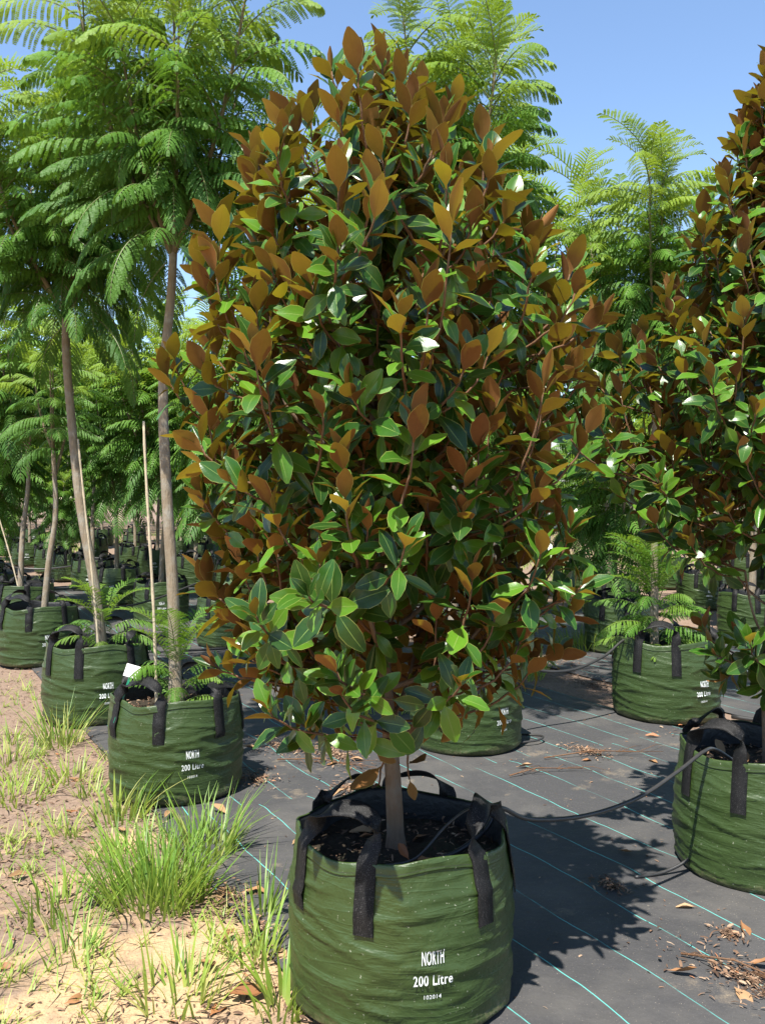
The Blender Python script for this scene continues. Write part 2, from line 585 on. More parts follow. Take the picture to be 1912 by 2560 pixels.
def bag_r(th, z, seed):
    t = max(0.0, min(1.0, z / BH))
    r = BR * (0.985 + 0.035 * math.sin(math.pi * (0.1 + 0.75 * t)) - 0.045 * max(0, t - 0.72) / 0.28)
    if t < 0.07: r -= 0.03 * (1 - t / 0.07) ** 2
    cx, cy = math.cos(th), math.sin(th)
    w = noise.noise((cx * 1.3 + seed, cy * 1.3, z * 26)) * 0.0052 * (0.25 + 0.75 * math.sin(math.pi * min(1, t * 1.05)))
    rid = 1 - abs(noise.noise((cx * 0.9 - seed, cy * 0.9 + 5, z * 15 + 0.5 * th)))
    w += 0.007 * max(0, rid - 0.86) / 0.14 * (1 if t < 0.82 else 0.3)
    w += 0.008 * noise.noise((cx * 2 + 9, cy * 2 + seed, z * 3))
    fold = max(0, t - 0.6) / 0.4
    w += fold * 0.010 * noise.noise((cx * 4.5, cy * 4.5 + seed, z * 5 + 1))
    w += fold * 0.006 * math.sin(7 * th + seed)
    return r + w


def rim_h(th, seed):
    return BH + 0.012 * math.sin(4 * th + 0.6) + 0.012 * noise.noise((math.cos(th) * 2.2, math.sin(th) * 2.2, seed * 3))


def bag_pt(th, z, seed, off=0.0):
    r = bag_r(th, z, seed) + off
    return np.array([r * math.sin(th), -r * math.cos(th), z])


def ribbon(path, wid, width=0.060, thick=0.0018):
    """solid webbing strap; returns V,F,uv"""
    P = np.asarray(path); Wd = np.asarray(wid)
    n = len(P)
    T = np.gradient(P, axis=0); T /= np.linalg.norm(T, axis=1, keepdims=True)
    Wd = Wd - T * (Wd * T).sum(1, keepdims=True); Wd /= np.linalg.norm(Wd, axis=1, keepdims=True)
    N = np.cross(T, Wd)
    L = np.concatenate([[0], np.cumsum(np.linalg.norm(np.diff(P, axis=0), axis=1))])
    cs = [(-.5, 1), (-.25, 1.15), (0, 1.2), (.25, 1.15), (.5, 1), (.5, -1), (0, -1), (-.5, -1)]
    V, UV, F = [], [], []
    for i in range(n):
        for (a, b) in cs:
            V.append(P[i] + Wd[i] * a * width + N[i] * b * thick)
            UV.append((a * width * 12, L[i] * 12))
    k = len(cs)
    for i in range(n - 1):
        for j in range(k):
            a, b = i * k + j, i * k + (j + 1) % k
            F.append((a, b, b + k, a + k))
    F.append((0, 1, 5 + 0, 7)); F.append((1, 3, 5, 6))
    e = (n - 1) * k
    F.append((e + 7, e + 5, e + 1, e)); F.append((e + 6, e + 5, e + 3, e + 1))
    return np.array(V), F[:-4], np.array(UV)


def handle_mesh(a1, a2, seed, rise, lean, drop=0.19):
    """strap sewn at two places with a slack loop standing over the rim"""
    path, wid = [], []
    zt1, zt2 = rim_h(a1, seed), rim_h(a2, seed)
    for t in np.linspace(0, 1, 9):
        z = zt1 - drop + drop * t
        path.append(bag_pt(a1, z, seed, 0.0045)); wid.append((math.cos(a1), math.sin(a1), 0))
    A = bag_pt(a1, zt1, seed, 0.004); B = bag_pt(a2, zt2, seed, 0.004)
    mid = (a1 + a2) / 2
    inn = np.array([-math.sin(mid), math.cos(mid), 0])
    tang = np.array([math.cos(mid), math.sin(mid), 0])
    rr = random.Random(int(seed * 100 + a1 * 10))
    sk = rr.uniform(-0.03, 0.03)
    c1 = A + np.array([0, 0, rise * 1.25]) + inn * lean * 0.7 + tang * (0.0 + sk)
    c2 = B + np.array([0, 0, rise * 1.25]) + inn * lean * 1.1 + tang * (0.0 + sk)
    tt = np.linspace(0, 1, 19)[1:-1]
    for t in tt:
        p = (1 - t) ** 3 * A + 3 * t * (1 - t) ** 2 * c1 + 3 * t * t * (1 - t) * c2 + t ** 3 * B
        p = p + inn * 0.012 * math.sin(t * 9 + seed)
        path.append(p)
        # twist: tangential -> radial -> tangential
        ph = math.sin(math.pi * t) ** 0.8 * math.pi / 2
        ta = np.array([math.cos(a1 + (a2 - a1) * t), math.sin(a1 + (a2 - a1) * t), 0])
        if t > 0.5: ta = -ta
        w = ta * math.cos(ph) + (inn * 0.8 + np.array([0, 0, 0.5])) * math.sin(ph)
        wid.append(w)
    for t in np.linspace(0, 1, 9):
        z = zt2 - drop * t
        path.append(bag_pt(a2, z, seed, 0.0045)); wid.append((-math.cos(a2), -math.sin(a2), 0))
    V, F, uv = ribbon(path, wid)
    return mesh_arr('handle', V, F, [M['webbing']], uv)


_text_cache = {}


def text_arr(txt, w, h, bold):
    key = (txt, w, h)
    if key in _text_cache: return _text_cache[key]
    cu = bpy.data.curves.new('t', 'FONT')
    cu.body = txt; cu.resolution_u = 3; cu.offset = bold; cu.fill_mode = 'FRONT'; cu.space_character = 1.12
    o = bpy.data.objects.new('t', cu)
    COL.objects.link(o)
    dg = bpy.context.evaluated_depsgraph_get()
    me = bpy.data.meshes.new_from_object(o.evaluated_get(dg))
    bm = bmesh.new(); bm.from_mesh(me)
    xs = [v.co.x for v in bm.verts]; ys = [v.co.y for v in bm.verts]
    kx, ky = w / (max(xs) - min(xs)), h / (max(ys) - min(ys))
    for v in bm.verts: v.co.x *= kx; v.co.y *= ky
    bmesh.ops.triangulate(bm, faces=bm.faces[:])
    for _ in range(3):
        ed = [e for e in bm.edges if e.calc_length() > 0.005]
        if not ed: break
        bmesh.ops.subdivide_edges(bm, edges=ed, cuts=1)
        bmesh.ops.triangulate(bm, faces=bm.faces[:])
    bm.to_mesh(me); bm.free()
    V = np.array([v.co[:] for v in me.vertices]); F = [tuple(p.vertices) for p in me.polygons]
    bpy.data.objects.remove(o); bpy.data.curves.remove(cu); bpy.data.meshes.remove(me)
    lo, hi = V.min(0), V.max(0)
    V[:, 0] = (V[:, 0] - (lo[0] + hi[0]) / 2) / (hi[0] - lo[0]) * w
    V[:, 1] = (V[:, 1] - (lo[1] + hi[1]) / 2) / (hi[1] - lo[1]) * h
    _text_cache[key] = (V, F)
    return V, F


def lettering_mesh(seed, th0=R(13)):
    out = []
    for txt, w, h, z, b in (('NORTH', 0.062, 0.041, 0.268, 0.018), ('200 Litre', 0.107, 0.030, 0.205, 0.015), ('102014', 0.048, 0.0125, 0.155, 0.012)):
        V, F = text_arr(txt, w, h, b)
        P = []
        for x, y, _ in V:
            yy = z + y + 0.04 * x
            P.append(bag_pt(th0 + x / BR, yy, seed, 0.0055))
        out.append(mesh_py('lettering', np.array(P), F, [M['ink']], smooth=False))
    return out


def bag_body_mesh(seed, nth=128, nz=64):
    V, F, mi = [], [], []
    rows = []
    for j in range(nz + 1):
        row = []
        for i in range(nth):
            th = 2 * math.pi * i / nth
            h = rim_h(th, seed)
            row.append(len(V)); V.append(bag_pt(th, h * j / nz, seed))
        rows.append(row); mi.append(0)
    # over the rim and down the black lining
    for z, off in ((0.002, -0.003), (-0.01, -0.007), (-0.05, -0.010), (-0.10, -0.012)):
        row = []
        for i in range(nth):
            th = 2 * math.pi * i / nth
            h = rim_h(th, seed)
            p = bag_pt(th, min(h, BH + 0.02), seed, off)
            row.append(len(V)); V.append((p[0], p[1], h + z))
        rows.append(row)
    midx = []
    for k_ in range(len(rows) - 1):
        for i in range(nth):
            a, b = rows[k_][i], rows[k_][(i + 1) % nth]
            c, d = rows[k_ + 1][(i + 1) % nth], rows[k_ + 1][i]
            F.append((a, b, c, d)); midx.append(0 if k_ < nz + 1 else 1)
    return mesh_arr('bag_body', V, F, [M['bag'], M['lining']], midx=midx)


def hem_mesh(seed, nth=112):
    V, F, midx = [], [], []
    prof = [(-0.030, 0.0005), (-0.030, 0.0032), (-0.026, 0.0036), (-0.022, 0.0030), (-0.0205, 0.0030), (-0.010, 0.0036), (0.002, 0.0034), (0.006, 0.0), (0.004, -0.004)]
    n = len(prof)
    for i in range(nth):
        th = 2 * math.pi * i / nth
        h = rim_h(th, seed)
        for dz, off in prof:
            V.append(bag_pt(th, min(h + dz, BH + 0.03), seed, off) * np.array([1, 1, 0]) + np.array([0, 0, h + dz]))
    for i in range(nth):
        for j in range(n - 1):
            a, b = i * n + j, i * n + j + 1
            c, d = ((i + 1) % nth) * n + j + 1, ((i + 1) % nth) * n + j
            F.append((a, d, c, b)); midx.append(1 if j == 3 else 0)
    return mesh_arr('hem', V, F, [M['bag'], M['thread']], midx=midx)


def soil_mesh(seed):
    V, F = [(0, 0, SOIL_Z + 0.01)], []
    nth, nr = 40, 9
    for j in range(1, nr + 1):
        for i in range(nth):
            th = 2 * math.pi * i / nth
            r = (bag_r(th, SOIL_Z, seed) - 0.006) * j / nr
            x, y = r * math.sin(th), -r * math.cos(th)
            V.append((x, y, SOIL_Z + 0.022 * noise.noise((x * 9, y * 9, seed)) + 0.01 * noise.noise((x * 25, y * 25, seed)) + 0.01 * (1 - j / nr)))
    for i in range(nth):
        F.append((0, 0, 1 + i, 1 + (i + 1) % nth))
    for j in range(nr - 1):
        for i in range(nth):
            a, b = 1 + j * nth + i, 1 + j * nth + (i + 1) % nth
            F.append((a, a + nth, b + nth, b))
    return mesh_py('soil', V, F, [M['soil']])


def bag_kit(seed, rises):
    kit = {'body': bag_body_mesh(seed), 'hem': hem_mesh(seed), 'soil': soil_mesh(seed), 'text': lettering_mesh(seed), 'handles': []}
    for (a1, a2, rise, lean) in rises:
        kit['handles'].append(handle_mesh(R(a1), R(a2), seed, rise, lean))
    return kit


KITS = [
    bag_kit(1.3, [(-60, -19, 0.13, 0.09), (41, 84, 0.13, 0.05), (-158, -122, 0.07, 0.02), (150, 186, 0.07, -0.01)]),
    bag_kit(4.7, [(-62, -14, 0.11, 0.05), (38, 80, 0.06, 0.09), (-160, -125, 0.12, 0.03), (138, 178, 0.10, -0.01)]),
    bag_kit(8.1, [(-58, -17, 0.14, 0.03), (40, 83, 0.10, 0.05), (-150, -112, 0.09, 0.06), (140, 180, 0.13, 0.0)]),
]


def grow_bag(x, y, kit, rz, scale, label, group=None, full=True):
    k = KITS[kit]
    o = empty('grow_bag', (x, y, 0.004), label, 'grow bag', group, R(rz), scale)
    body = link('bag_body', k['body'], o)
    if full: link('hem', k['hem'], body)
    link('soil', k['soil'], o)
    for t in k['text']:
        link('lettering', t, body)
    for h in k['handles']:
        link('handle', h, o)
    return o


# ------------------------------------------------------------------ leaves
def magnolia_leaf_arr(width, fold, curl, wave, ph, twist=0.0):
    ts = [0.0, 0.13, 0.30, 0.50, 0.70, 0.88, 1.0]
    hw = [0.012, 0.03, 0.70, 1.0, 0.92, 0.52, 0.03]
    V, UV, F = [], [], []
    for t, f in zip(ts, hw):
        f = f if f < 0.04 else f * width
        # midrib bends towards the underside
        y = t - 0.10 * abs(curl) * t ** 3
        z = -curl * max(0, t - 0.12) ** 2 * 0.55
        for s in (-1, -0.5, 0, 0.5, 1):
            zz = z + fold * abs(s) * f + wave * math.sin(t * 9 + ph + (1.7 if s > 0 else 0)) * abs(s) ** 2 * f
            zz += twist * s * t * f
            V.append((s * f * (1 - 0.25 * fold), y, zz)); UV.append((s * 0.5 + 0.5, t))
    for i in range(6):
        for j in range(4):
            a = i * 5 + j
            F.append((a, a + 1, a + 6, a + 5))
    return np.array(V), np.array(F), np.array(UV)


MLEAF = [magnolia_leaf_arr(0.225, 0.16, 0.30, 0.12, 0.0), magnolia_leaf_arr(0.21, 0.12, 0.55, 0.20, 1.0, 0.2),
         magnolia_leaf_arr(0.24, 0.24, 0.15, 0.10, 2.0, -0.15), magnolia_leaf_arr(0.20, 0.10, 0.80, 0.24, 3.0, 0.3),
         magnolia_leaf_arr(0.24, 0.15, 0.45, 0.20, 4.4, -0.3), magnolia_leaf_arr(0.15, 0.55, 0.1, 0.06, 5.2)]
MLEAF_ME = [mesh_arr('leaf', v, f, [M['mleaf']], uv) for v, f, uv in MLEAF]
DRY = [magnolia_leaf_arr(0.20, 0.55, -0.5, 0.25, 0.3, 0.3), magnolia_leaf_arr(0.21, 0.3, 0.8, 0.3, 1.3, -0.4), magnolia_leaf_arr(0.19, 0.7, -0.2, 0.2, 2.2, 0.2)]
DRY_ME = [mesh_arr('dry_leaf', v, f, [M['dry']], uv) for v, f, uv in DRY]


def in_view(p, margin=1.12):
    # p in world; used only to choose which leaves become single parts
    if p[1] < 0.3: return False
    return abs(p[0] / p[1]) < 956 / 2250 * margin and abs((p[2] - CAM_H) / p[1]) < 1280 / 2250 * margin


def magnolia(base, env, top, trunk_pts, trunk_r, n_out, n_in, seed, label, zmin, extra=(), centre=(0, 0), gap=None):
    """env: list of (z, radius of the leafy outline)"""
    rr = random.Random(seed)
    zs = [e[0] for e in env]; rs = [e[1] for e in env]
    Rz = lambda z: float(np.interp(z, zs, rs))
    root = empty('magnolia_tree', (base[0], base[1], base[2]), label, 'tree')
    T = catmull(trunk_pts, 6)
    nT = len(T)
    tr = np.interp(np.linspace(0, 1, nT), [0, 0.04, 0.25, 1], [trunk_r * 1.9, trunk_r * 1.05, trunk_r * 0.85, 0.006])
    link('trunk', mesh_py('trunk', *tube_arr(T, tr, 12), [M['mbark']]), root)
    trunk_at = lambda z: np.array([np.interp(z, T[:, 2], T[:, 0]), np.interp(z, T[:, 2], T[:, 1]), z])
    tips = []
    # outer tips spread evenly over the outline, with dents
    tot = np.linspace(zs[0], zs[-1], 200)
    w = np.array([Rz(z) + 0.10 for z in tot]); cw = np.cumsum(w) / w.sum()
    for i in range(n_out):
        z = float(np.interp((i + rr.random()) / n_out, cw, tot))
        az = i * 2.39996 + rr.uniform(-0.35, 0.35)
        r = max(0.02, Rz(z) - 0.06) * rr.uniform(0.80, 1.12)
        d = noise.noise((math.cos(az) * 1.6 + seed, math.sin(az) * 1.6, z * 2.4))
        r *= 1 + 0.34 * d
        tips.append((r, az, z - 0.04))
    for i in range(n_in):
        z = float(np.interp(rr.random(), cw, tot))
        tips.append((max(0.02, (Rz(z) - 0.1)) * rr.uniform(0.3, 0.75), rr.uniform(0, 6.283), z - 0.1))
    tips += list(extra)
    leaves = []   # (variant, matrix, shoot)
    bz = base[2]
    limbs = []
    nlimb = 30
    for i in range(nlimb):
        z = zmin - 0.06 + (top - 0.35 - zmin) * (i + 0.5) / nlimb
        az = i * 2.39996 + 0.4
        zt = z + 0.22 + 0.10 * rr.random()
        r = max(0.05, Rz(zt) * rr.uniform(0.52, 0.68))
        st = trunk_at(z - bz)
        e = np.array([centre[0] * (zt - bz) + r * math.sin(az), centre[1] * (zt - bz) - r * math.cos(az), zt - bz])
        c = st + (e - st) * 0.7; c[2] = st[2] + 0.07
        P = bez(st, c, e, 10)
        link('branch', mesh_py('branch', *tube_arr(P, np.linspace(trunk_r * 0.36, 0.0045, 10), 7), [M['mbark']]), root)
        limbs.append(P[2:])
    lp = np.concatenate(limbs + [T[(T[:, 2] > zmin - bz + 0.2)]])
    for (r, az, z) in tips:
        if gap is not None and gap(r, az, z): continue
        ca, sa = math.sin(az), -math.cos(az)
        tip = np.array([centre[0] * (z - bz) + r * ca, centre[1] * (z - bz) + r * sa, z - bz])
        want = tip - np.array([ca * 0.12, sa * 0.12, 0.22])
        ok = lp[:, 2] < tip[2] - 0.06
        dd = np.linalg.norm(lp - want, axis=1) + np.where(ok, 0, 5)
        st = lp[int(np.argmin(dd))]
        ctrl = st + (tip - st) * 0.86
        ctrl[2] = st[2] + (tip[2] - st[2]) * 0.30
        P = bez(st, ctrl, tip, 10)
        P[1:-1] += (np.array([[rr.uniform(-1, 1) for _ in range(3)] for _ in range(8)])) * 0.004
        rad = np.linspace(0.0045, 0.0028, 10)
        shoot = link('shoot', mesh_py('shoot', *tube_arr(P, rad, 6), [M['twig']]), root)
        seg = np.linalg.norm(np.diff(P, axis=0), axis=1)
        cum = np.concatenate([[0], np.cumsum(seg)])
        Lt = cum[-1]
        nl = rr.randint(14, 19) if z > zmin - 0.1 and r > 0.005 else 3
        ph = rr.uniform(0, 6.28)
        reach = min(0.25, Lt * 0.92)
        big = rr.uniform(0.9, 1.12)
        low = float(np.clip((1.9 - z) / 1.0, 0, 1))
        for q in range(nl):
            f = q / (nl - 1)
            dist = Lt - reach * (1 - f) ** 1.5
            p = np.array([np.interp(dist, cum, P[:, c]) for c in range(3)])
            p2 = np.array([np.interp(max(0, dist - 0.03), cum, P[:, c]) for c in range(3)])
            st_d = Vector(p - p2).normalized()
            ang = ph + q * 2.39996
            side = st_d.orthogonal().normalized()
            side = Matrix.Rotation(ang, 3, st_d) @ side
            # leaf angle from the stem: tight at the tip, spreading then drooping further down
            a = R(128 - 114 * f ** 0.68 + rr.uniform(-13, 13) + 12 * low)
            d = st_d * math.cos(a) + side * math.sin(a)
            if f < 0.55: d = (d + Vector((0, 0, -0.25 - 0.35 * low)) * (0.6 - f)).normalized()
            else: d = (d + Vector((0, 0, 0.30))).normalized()
            nrm = st_d * math.sin(a) - side * math.cos(a)
            nrm = (nrm + Vector((rr.uniform(-1, 1), rr.uniform(-1, 1), rr.uniform(-1, 1))) * 0.28).normalized()
            ln = big * rr.uniform(0.092, 0.132) * (0.68 if f > 0.93 else 1.0)
            m = frame(p, d, nrm, ln)
            v = rr.choices(range(6), [4, 4, 4, 3, 3, 1 if f < 0.9 else 6])[0]
            leaves.append((v, m, shoot))
    # which leaves show largest from the photograph's position
    off = Vector(base)
    Vs, Fs, owner, o0 = [], [], [], 0
    for i, (v, m, _s) in enumerate(leaves):
        A = np.array(m)
        X = MLEAF[v][0] @ A[:3, :3].T + A[:3, 3] + np.array(base)
        Vs.append(X); Fs.append(MLEAF[v][1] + o0); o0 += len(X); owner += [i] * 24
    allV = np.concatenate(Vs); allF = np.concatenate(Fs)
    bvh = BVHTree.FromPolygons([tuple(x) for x in allV], [tuple(f) for f in allF])
    eye = Vector((0, 0, CAM_H))
    score = np.zeros(len(leaves))
    for i, (v, m, _s) in enumerate(leaves):
        X = Vs[i]
        c0 = X[17]
        if not in_view(c0): continue
        vis = 0
        for k_ in (11, 13, 16, 17, 18, 21, 23, 27):
            dvec = Vector(X[k_]) - eye
            hit = bvh.ray_cast(eye, dvec.normalized(), dvec.length + 0.05)
            if hit[2] is not None and owner[hit[2]] == i: vis += 1
        nr = Vector(np.cross(X[18] - X[16], X[22] - X[12])).normalized()
        score[i] = vis * (0.15 + abs(nr.dot((Vector(c0) - eye).normalized())))
    order = np.argsort(-score)
    single = set(int(i) for i in order[:300] if score[i] > 0)
    for i in single:
        link('leaf', MLEAF_ME[leaves[i][0]], leaves[i][2], leaves[i][1])
    VV, FF, UU, RR_, o0 = [], [], [], [], 0
    for v in range(6):
        ms = [np.array(m) for i, (vv, m, _s) in enumerate(leaves) if vv == v and i not in single]
        if not ms: continue
        a, b, c, d = join_inst(MLEAF[v], ms)
        VV.append(a); FF.append(b + o0); UU.append(c); RR_.append(d); o0 += len(a)
    o = link('foliage', mesh_arr('foliage', np.concatenate(VV), np.concatenate(FF), [M['mleaf']], np.concatenate(UU), attrs={'rnd': np.concatenate(RR_)}), root)
    o['kind'] = 'stuff'
    return root


# ------------------------------------------------------------------ jacaranda fronds
def frond_arr(elev0, elev1, lift, droop, npair=19, nleaf=13, length=1.0, seed=0, lod=False):
    """gravity-aligned bipinnate frond along +Y, unit length. Returns V,F (quads), uv, rachis V/F"""
    rr = random.Random(seed)
    n = 24
    pts = [np.zeros(3)]
    for i in range(n):
        e = R(elev0 + (elev1 - elev0) * (i / n) ** 1.1)
        pts.append(pts[-1] + np.array([0.05 * math.sin(i * 0.25 + seed) * 0.1, math.cos(e), math.sin(e)]) * length / n)
    pts = np.array(pts)
    V, F = [], []
    def quad(a, b, c, d):
        i = len(V); V.extend([a, b, c, d]); F.append((i, i + 1, i + 2, i + 3))
    for k_ in range(npair + 1):
        t = 0.14 + 0.86 * k_ / npair
        p = np.array([np.interp(t, np.linspace(0, 1, n + 1), pts[:, c]) for c in range(3)])
        q = np.array([np.interp(min(1, t + 0.04), np.linspace(0, 1, n + 1), pts[:, c]) for c in range(3)])
        q0 = np.array([np.interp(max(0, t - 0.04), np.linspace(0, 1, n + 1), pts[:, c]) for c in range(3)])
        T = (q - q0) / np.linalg.norm(q - q0)
        Sd = np.array([1.0, 0, 0])
        U = np.cross(Sd, T)
        pl = length * 0.29 * (math.sin(math.pi * min(1, (t * 0.80 + 0.16))) ** 0.7) * rr.uniform(0.9, 1.08)
        sides = (-1, 1) if k_ < npair else (0,)
        for sg in sides:
            d0 = Sd * sg * 0.9 + T * (0.42 + 0.5 * t) + U * lift + np.array([rr.uniform(-.1, .1) for _ in range(3)])
            if sg == 0: d0 = T
            d0 /= np.linalg.norm(d0)
            nl = nleaf if not lod else 3
            path = [p]; ds = []; vg = rr.uniform(0.75, 1.3)
            for s in range(nl):
                g = droop * (s / nl) * 1.25 * vg
                d = d0 + np.array([0, 0, -g]); d /= np.linalg.norm(d)
                path.append(path[-1] + d * pl / nl); ds.append(d)
            for s in range(nl):
                d = ds[s]; c = path[s] + d * pl / nl * 0.3
                e = T - d * np.dot(d, T)
                if np.linalg.norm(e) < 0.15: e = U - d * np.dot(d, U)
                e /= np.linalg.norm(e)
                if sg == 0: e = Sd
                if lod:
                    w0 = 0.0165 * length * (0.6 + 0.4 * math.sin(math.pi * (s + 0.4) / nl))
                    w1 = 0.0165 * length * (0.6 + 0.4 * math.sin(math.pi * (s + 1.4) / nl)) if s < nl - 1 else 0.004
                    quad(path[s] - e * w0, path[s] + e * w0, path[s + 1] + e * w1, path[s + 1] - e * w1)
                    continue
                ll = 0.0185 * length * (0.75 + 0.5 * math.sin(math.pi * (s + 0.5) / nl)) * rr.uniform(0.9, 1.1)
                for ss in (-1, 1):
                    v = e * ss * 0.86 + d * 0.50 + np.array([rr.uniform(-.1, .1), rr.uniform(-.1, .1), -0.12 * droop + rr.uniform(-.15, .15)]); v /= np.linalg.norm(v)
                    hw = np.cross(v, np.cross(d, e)); hw /= np.linalg.norm(hw) + 1e-9
                    hw = (hw + np.cross(d, e) * rr.uniform(-.3, .3)) * ll * 0.44
                    quad(c, c + v * ll * 0.45 + hw, c + v * ll, c + v * ll * 0.45 - hw)
                # pinna spine
                sw = e * 0.0016 * length
                if s % 2 == 0: quad(path[s] - sw, path[s] + sw, path[min(nl, s + 2)] + sw * 0.7, path[min(nl, s + 2)] - sw * 0.7)
    rv, rf = tube_arr(pts[::2], np.linspace(0.0085, 0.003, len(pts[::2])) * length, 5, cap=False)
    nV = len(V)
    V = np.concatenate([np.array(V), rv]); nf = len(F)
    F = np.array(F + [tuple(i + nV for i in f) for f in rf])
    mi = np.array([0] * nf + [1] * len(rf))
    return V, F, mi


FTYPES = {'up': (62, 8, 0.55, 0.55), 'arch': (38, -38, 0.15, 1.5), 'flat': (12, -45, 0.0, 1.7), 'hang': (-25, -78, -0.1, 1.4)}
FR, FR_LOD = {}, {}
for i_, (k_, a_) in enumerate(FTYPES.items()):
    FR[k_] = []; FR_LOD[k_] = []
    for s_ in range(2):
        V_, F_, mi_ = frond_arr(a_[0] + 6 * s_, a_[1] - 8 * s_, a_[2], a_[3], 15 + s_ * 2, 16, 1.0, i_ * 7 + s_)
        FR[k_].append(mesh_arr('frond', V_, F_, [M['frond'], M['rachis']], midx=mi_, smooth=False))
    V_, F_, mi_ = frond_arr(a_[0], a_[1], a_[2], a_[3], 14, 3, 1.0, i_ * 7 + 3, lod=True)
    FR_LOD[k_] = (V_, F_, None, mi_)


def jac_plan(h, cb, spread, n_lead, seed, flen, dens=1.0, hang=True, bend=None):
    """trunk, leaders and frond placements for a tree standing at the origin (soil level)"""
    rr = random.Random(seed)
    fork = cb + (h - cb) * 0.22
    if bend is None:
        bx, by = rr.uniform(-.1, .1), rr.uniform(-.1, .1)
        bend = [(0, 0, 0), (bx * 0.3, by * 0.3, fork * 0.33), (bx, by, fork * 0.66), (bx * 0.6, by * 0.6, fork)]
    trunk = catmull(bend, 7)
    top = trunk[-1]
    leads, fr, lead_of = [], [], []
    for i in range(n_lead):
        az = i * 2.4 + rr.uniform(-.3, .3)
        out = spread * (0.0 if i == 0 else rr.uniform(0.5, 1.0))
        hh = (h - 0.25 - fork) * (1.0 if i == 0 else rr.uniform(0.55, 0.95))
        st = trunk[-1 if i < 3 else max(len(trunk) - 1 - i, len(trunk) - 5)]
        e = np.array([st[0] + math.cos(az) * out, st[1] + math.sin(az) * out, fork + hh])
        c = np.array([st[0] + math.cos(az) * out * 0.75, st[1] + math.sin(az) * out * 0.75, fork + hh * 0.35])
        P = bez(st, c, e, 9)
        leads.append(P)
        L = np.linalg.norm(np.diff(P, axis=0), axis=1).sum()
        nn = max(3, int(L / 0.10 * dens))
        for q in range(nn):
            t = 0.18 + 0.82 * (q + 0.5) / nn
            p = np.array([np.interp(t, np.linspace(0, 1, 9), P[:, k]) for k in range(3)])
            for sgn in (0, math.pi):
                lead_of.append(i)
                yaw = az + q * math.pi / 2 + sgn + rr.uniform(-.35, .35)
                rel = (p[2] - cb) / (h - cb)
                ty = 'up' if t > 0.92 else ('arch' if t > 0.45 else 'flat')
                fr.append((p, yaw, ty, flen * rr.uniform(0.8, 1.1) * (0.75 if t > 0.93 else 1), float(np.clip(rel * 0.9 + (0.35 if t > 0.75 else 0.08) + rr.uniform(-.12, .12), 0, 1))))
        for s in range(3):
            lead_of.append(i)
            fr.append((P[-1], rr.uniform(0, 6.28), 'up', flen * rr.uniform(0.6, 0.95), float(np.clip(rr.uniform(0.8, 1.0), 0, 1))))
    if hang:
        nh = int(46 * dens)
        for q in range(nh):
            z = cb + 0.25 + (fork - cb + 0.35) * (q / nh)
            p = np.array([np.interp(min(z, fork), trunk[:, 2], trunk[:, 0]), np.interp(min(z, fork), trunk[:, 2], trunk[:, 1]), z])
            yaw = q * 2.39996
            out = rr.uniform(0.03, 0.28)
            p = p + np.array([math.cos(yaw), math.sin(yaw), 0]) * out
            fr.append((p, yaw, 'hang' if rr.random() < 0.7 else 'flat', flen * rr.uniform(0.8, 1.1), rr.uniform(0.05, 0.4)))
    return trunk, leads, fr, lead_of


def frond_matrix(p, yaw, s, tilt):
    return Matrix.Translation(Vector(p)) @ Matrix.Rotation(yaw - math.pi / 2, 4, 'Z') @ Matrix.Rotation(tilt, 4, 'X') @ Matrix.Scale(s, 4)


def jacaranda(x, y, z0, plan, r0, label, seed, suckers=0, sl=0.27, sh=0.34, group=None, bark='bark'):
    rr = random.Random(seed)
    trunk, leads, fr, lead_of = plan
    root = empty('jacaranda_tree', (x, y, z0), label, 'tree', group)
    n = len(trunk)
    rad = r0 * np.interp(np.linspace(0, 1, n), [0, 0.05, 1], [1.7, 1.0, 0.6])
    link('trunk', mesh_py('trunk', *tube_arr(trunk, rad, 10), [M[bark]]), root)
    brs = [link('branch', mesh_py('branch', *tube_arr(P, np.linspace(r0 * 0.5, 0.005, len(P)), 7), [M['bark_dark']]), root) for P in leads]
    for q in range(suckers):
        yaw = q * 2.39996 + rr.uniform(-.4, .4)
        f = q / max(1, suckers - 1)
        p = np.array([math.cos(yaw) * 0.04, math.sin(yaw) * 0.04, 0.02 + sh * f])
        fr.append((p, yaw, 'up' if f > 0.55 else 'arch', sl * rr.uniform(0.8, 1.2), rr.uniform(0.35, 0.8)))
    for q, (p, yaw, ty, s, age) in enumerate(fr):
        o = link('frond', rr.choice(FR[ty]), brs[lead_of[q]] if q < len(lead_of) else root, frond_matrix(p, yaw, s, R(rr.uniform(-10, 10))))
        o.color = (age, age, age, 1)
    return root


